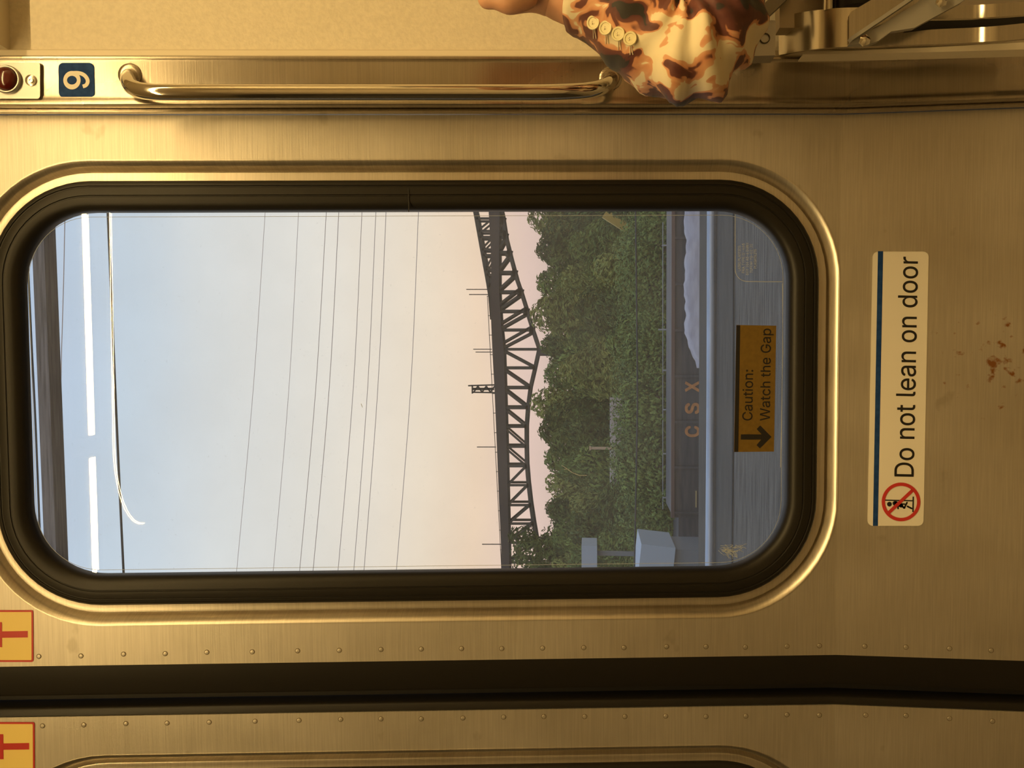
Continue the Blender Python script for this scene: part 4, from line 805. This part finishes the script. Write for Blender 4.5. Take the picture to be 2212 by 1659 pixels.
# ---- trees
def leaf_mat(name, a, b_): return mat(name, a, .7, spec=.25, col2=b_, vscale=(.5, .5, .8), lo=.3, hi=.7)
LF = [leaf_mat('leaves_dark', (.062, .105, .028), (.22, .30, .07)), leaf_mat('leaves_olive', (.10, .14, .032), (.33, .36, .10)), leaf_mat('leaves_deep', (.036, .064, .018), (.15, .205, .05))]
BARK = mat('bark', (.06, .05, .04), .9)
def tree_proto(seed, H, R, lf, nlf=6500, sparse=False, ls=1.0):
    r = random.Random(seed); lob = [(Vector((r.uniform(-.55, .55)*R, r.uniform(-.5, .5)*R, H*r.uniform(.38, .84))), R*r.uniform(.38, .62)) for _ in range(9)] + [(Vector((0, 0, H*.86)), R*.4), (Vector((0, 0, H*.55)), R*.7)]
    cm = MB()
    for i in range(nlf):
        c, q = lob[i % len(lob)]; d = Vector((r.gauss(0, 1), r.gauss(0, 1), r.gauss(0, 1))).normalized(); p = c + Vector((d.x*q*1.1, d.y*q, d.z*q*.95))*r.uniform(.72, 1.06)
        nrm = (d + Vector((r.gauss(0, .5), r.gauss(0, .5), r.gauss(0, .5) + .3))).normalized(); t = nrm.orthogonal().normalized(); t = Matrix.Rotation(r.uniform(0, 6.28), 3, nrm) @ t; t = (t + Vector((math.copysign(.9, t.x), 0, 0))).normalized(); t = (t - nrm*t.dot(nrm)).normalized(); b2 = nrm.cross(t)
        L_ = r.uniform(.16, .42)*ls; w_ = L_*r.uniform(.3, .55); tip = nrm*(-.15*L_)
        cm.add([p - t*L_, p - b2*w_*.8 + nrm*.05, p + t*L_ + tip, p + b2*w_*.8 + nrm*.05], [(0, 1, 2, 3)])
    tk = MB(); tk.tube([(0, 0, 0), (.1, 0, H*.3), (-.05, .1, H*.6), (0, 0, H*.8)], [.32, .25, .17, .06], 8)
    for j in range(5):
        c, q = lob[j]; tk.tube([(0, 0, H*.35), c*.6 + Vector((0, 0, H*.15)), c], [.14, .09, .03], 6)
    return cm, tk, lf
def make_tree(spec, name, loc, lab, grp, cat='tree'):
    cm, tk, lf = spec; e_ = empty(name, loc, lab, cat, grp)
    for bb, nm, m_ in ((cm, 'crown', lf), (tk, 'trunk', BARK)):
        o_ = bb.build(nm, m_, None, loc=(0, 0, 0), fix=False); o_.parent = e_
    return e_
def copy_tree(src, loc, sc_, rz, lab):
    c = src.copy(); COL.objects.link(c); c.location = loc; c.scale = sc_; c.rotation_euler = (0, 0, rz); c['label'] = lab
    for ch in src.children: d = ch.copy(); COL.objects.link(d); d.parent = c
    return c
GR = 'trees behind the yard'
protos = [make_tree(tree_proto(11, 10, 4.2, LF[0]), 'leafy_tree', (0, 0, 0), 'x', GR), make_tree(tree_proto(12, 10, 4.6, LF[1]), 'leafy_tree', (0, 0, 0), 'x', GR), make_tree(tree_proto(13, 10, 3.6, LF[2]), 'leafy_tree', (0, 0, 0), 'x', GR)]
kinds = ['dark green bushy tree in the belt below the bridge', 'olive green spreading tree in the belt below the bridge', 'deep green dense tree in the belt below the bridge']
used = [0, 0, 0]
def put(k, py, Y, toppx, wide, rz):
    """a tree standing at distance Y whose crown reaches the given height in the view"""
    p = at(toppx, py, Y); H = p.z - ZY + .3; s_ = H/9.9; ws = wide*s_ if wide < 3 else wide/4.2
    loc = (p.x, Y, ZY - .3)
    if used[k] == 0:
        t_ = protos[k]; t_.location = loc; t_.scale = (ws, ws, s_); t_.rotation_euler = (0, 0, rz); t_['label'] = kinds[k]
    else: copy_tree(protos[k], loc, (ws, ws, s_), rz, kinds[k])
    used[k] += 1
rt = random.Random(5)
for j, (py, tx) in enumerate([(410, 1160), (470, 1152), (540, 1160), (610, 1164), (680, 1160), (745, 1172), (810, 1180), (872, 1156), (930, 1168), (990, 1184), (1045, 1188), (1100, 1180), (1160, 1196), (1225, 1200), (1290, 1190)]):
    put(j % 3, py, 78 + (5.5 if j % 2 else -5) + rt.uniform(-1, 1), tx + rt.uniform(-3, 3), .74, rt.uniform(0, 6))
for j, py in enumerate([400, 465, 535, 600, 670, 735, 800, 930, 1015, 1085, 1150, 1220, 1285]):
    put((j+1) % 3, py, 61 + (3.5 if j % 2 else -3.5) + rt.uniform(-1, 1), 1222 + rt.uniform(-14, 20), .72, rt.uniform(0, 6))
for j, py in enumerate([420, 500, 580, 655, 735, 800, 1090, 1170, 1260]):
    put((j+2) % 3, py, 49 + (3 if j % 2 else -3) + rt.uniform(-1, 1), 1300 + rt.uniform(-14, 14), .95, rt.uniform(0, 6))
for j, (py, Y, tx) in enumerate([(330, 80, 1164), (240, 76, 1160), (140, 82, 1168), (30, 78, 1162), (280, 61, 1226), (170, 59, 1222), (350, 49, 1300), (230, 50, 1296), (1360, 80, 1186), (1440, 77, 1180), (1540, 81, 1184), (1350, 60, 1228), (1460, 61, 1222), (1340, 50, 1302)]):
    put(j % 3, py, Y, tx, .74, rt.uniform(0, 6))
# thin tall tree standing against the bridge, lower left of the window
thin = make_tree(tree_proto(31, 10, 2.6, LF[2], 2400, True, .8), 'slender_tree', (0, 0, 0), 'slender dark tree covering the bridge truss, the one farther from the window edge', 'slender trees by the bridge')
pp = at(1098, 1160, 88); s_ = (pp.z-ZY)/9.6; thin.location = (pp.x, 88, ZY); thin.scale = (s_*.75, s_*.75, s_)
pp = at(1108, 1222, 90); s_ = (pp.z-ZY)/9.6; copy_tree(thin, (pp.x, 90, ZY), (s_*.8, s_*.8, s_), 2.1, 'slender dark tree over the bridge end right at the window edge')
# low scrub at the yard side
sh_s = []
def shrub_spec(seed):
    cm, tk, lf = tree_proto(seed, 3.2, 2.2, LF[seed % 2], 4200, False, .34); return cm, tk, lf
shr = make_tree(shrub_spec(20), 'scrub_bush', (0, 0, 0), 'low green scrub bush behind the freight car', 'scrub along the yard', 'bush'); first = True
rt = random.Random(21)
for j in range(22):
    py = 430 + j*38 + rt.uniform(-8, 8); Y = (40 + rt.uniform(-3, 4)) if not 840 < py < 1060 else 37 + rt.uniform(-1, 1); tx = 1372 + rt.uniform(-14, 26) if not 840 < py < 1060 else 1358 + rt.uniform(-9, 9); p = at(tx, py, Y); H = p.z - ZY; sc_ = (H/3.1*.8, H/3.1*.8, H/3.1)
    if first: shr.location = (p.x, Y, ZY-.1); shr.scale = sc_; first = False
    else: copy_tree(shr, (p.x, Y, ZY-.1), sc_, rt.uniform(0, 6), 'low green scrub bush behind the freight car')

# ---- the steel truss bridge over the river
BR = mat('bridge_steel', (.030, .036, .032), .7, col2=(.055, .05, .045), vscale=(.2, .2, .2)); BRD = mat('bridge_deck_steel', (.05, .042, .042), .7)
YB, YB2 = 150.0, 153.4
br = empty('truss_bridge', at(1100, 1300, YB), 'dark steel truss bridge with curved lower chord above the trees', 'bridge')
def bline(pts): return sorted(pts, key=lambda q: q[1])
deck_t = [(1056, 430), (1056.5, 460), (1061, 540), (1062, 600), (1060, 632), (1062, 700), (1065, 770), (1069, 840), (1074, 960), (1079, 1090), (1083, 1174), (1084, 1260)]
deck_b = [(1081, 430), (1080, 460), (1079, 540), (1079, 632), (1083, 700), (1089, 753), (1091, 820), (1095, 960), (1098, 1090), (1100, 1174), (1101, 1260)]
low = [(1074, 420), (1084, 460), (1092, 512), (1104, 560), (1116, 604), (1125, 630), (1136, 665), (1143, 690), (1151, 715), (1164, 754), (1155, 795), (1145, 838), (1139.5, 881), (1136.5, 922), (1136.5, 965), (1137.5, 1007), (1141, 1048), (1146, 1091), (1152, 1131), (1159, 1172), (1166, 1215), (1174, 1260)]
topc = [(1016, 420), (1027, 460), (1041.6, 541), (1054, 609), (1059, 640), (1063, 690)]
def interp(line, y):
    for a, b in zip(line, line[1:]):
        if a[1] <= y <= b[1]: return a[0] + (b[0]-a[0])*(y-a[1])/(b[1]-a[1])
    return line[-1][0]
def bridge_part(name, segs, w, m=BR, planes=(YB, YB2), h=.5):
    for Yp in planes:
        b1 = MB()
        for a, b in segs:
            P0, P1 = at(*a, YB), at(*b, YB); b1.bar((P0.x, Yp, P0.z), (P1.x, Yp, P1.z), w, h)
        b1.build(name, m, br)
def poly_segs(l): return list(zip(l, l[1:]))
dk = MB(); lps = []
for y in [430, 460, 500, 540, 600, 632, 665, 700, 753, 800, 840, 900, 960, 1030, 1090, 1174, 1260]:
    a, b = at(interp(deck_t, y), y, YB), at(interp(deck_b, y), y, YB); lps.append([Vector((a.x, YB-.6, a.z)), Vector((a.x, YB2+.6, a.z)), Vector((b.x, YB2+.6, b.z)), Vector((b.x, YB-.6, b.z))])
dk.loops(lps); dk.f += [(0, 1, 2, 3), tuple((len(lps)-1)*4+i for i in range(4))]; dk.m += [0, 0]; dk.build('deck', BRD, br)
bridge_part('lower_chord', poly_segs(low), .62); bridge_part('upper_chord', poly_segs(topc), .75)
vy = [472, 507, 545, 588, 630, 672, 712.5, 754.5, 795, 838, 881, 922, 965, 1007, 1048, 1091, 1131, 1172, 1215]
for y in vy: bridge_part('vertical', [((interp(deck_b, y)-4, y), (interp(low, y), y))], .55 if y < 900 else .42)
for a, b in zip(vy, vy[1:]):
    if a < 754: s = ((interp(low, a+5), a+5), (interp(deck_b, b)-3, b-3))
    elif a < 1000: s = ((interp(deck_b, a)-3, a+3), (interp(low, b)-2, b-2))
    else: s = ((interp(low, a), a), (interp(deck_b, b), b))
    bridge_part('diagonal', [s], .50 if a < 840 else .36)
    if 590 < a < 754: bridge_part('diagonal', [((s[0][0]-4, s[0][1]-12), (s[1][0]-2, s[1][1]-10))], .42)
for y in vy[:7]: bridge_part('gusset', [((interp(low, y)-6, y), (interp(low, y)+2, y+2))], 1.7)
for y in vy[7:]: bridge_part('gusset', [((interp(low, y)-3, y), (interp(low, y)+1, y))], .9); 
uvs = [472, 499, 512, 539, 551, 582, 594, 618]
for y in uvs: bridge_part('hanger', [((interp(topc, y), y), (interp(deck_t, y)+3, y))], .42)
for a, b in ((472, 499), (512, 539), (551, 582), (594, 618)): bridge_part('sway_brace', [((interp(deck_t, a)+2, a+4), (interp(topc, b)+2, b-4))], .32)
hr = [(1053.5 + (y-640)*.052, y) for y in range(640, 1250, 42)]
bridge_part('handrail', poly_segs(hr), .11, planes=(YB-.5, YB2+.5), h=.1)
for x, y in hr: bridge_part('rail_post', [((x-1, y), (interp(deck_t, y)+2, y))], .12, planes=(YB-.5,), h=.1)
for x0, x1, y in ((1008, 1057, 625.5), (1014, 1058, 636.5), (1023, 1063, 754.5), (1028, 1064, 760.5), (1031, 1072, 965), (1042, 1083, 1174.5)):
    bridge_part('lamp_post', [((x0, y), (x1, y))], .16, planes=(YB-.4,), h=.14)
gs = [((1012, 833), (1075, 831)), ((1021, 847), (1071, 848)), ((1021, 832), (1021, 850))] + [((1024+i*9, 834 if i % 2 else 847), (1033+i*9, 847 if i % 2 else 834)) for i in range(5)]
bridge_part('signal_gantry', gs, .28, planes=(YB-.4,), h=.2); bridge_part('signal_gantry', [((1021, 840), (1068, 840))], .5, planes=(YB-.4,), h=.2)
for x_ in (1152, 1250): pass
for y in (760, 430): p = at(interp(low, max(y, 421)), y, YB); MB().box((p.x, (YB+YB2)/2, (p.z+ZY-2)/2), (1.6, 5, p.z-ZY+2)).build('pier', BRD, br)
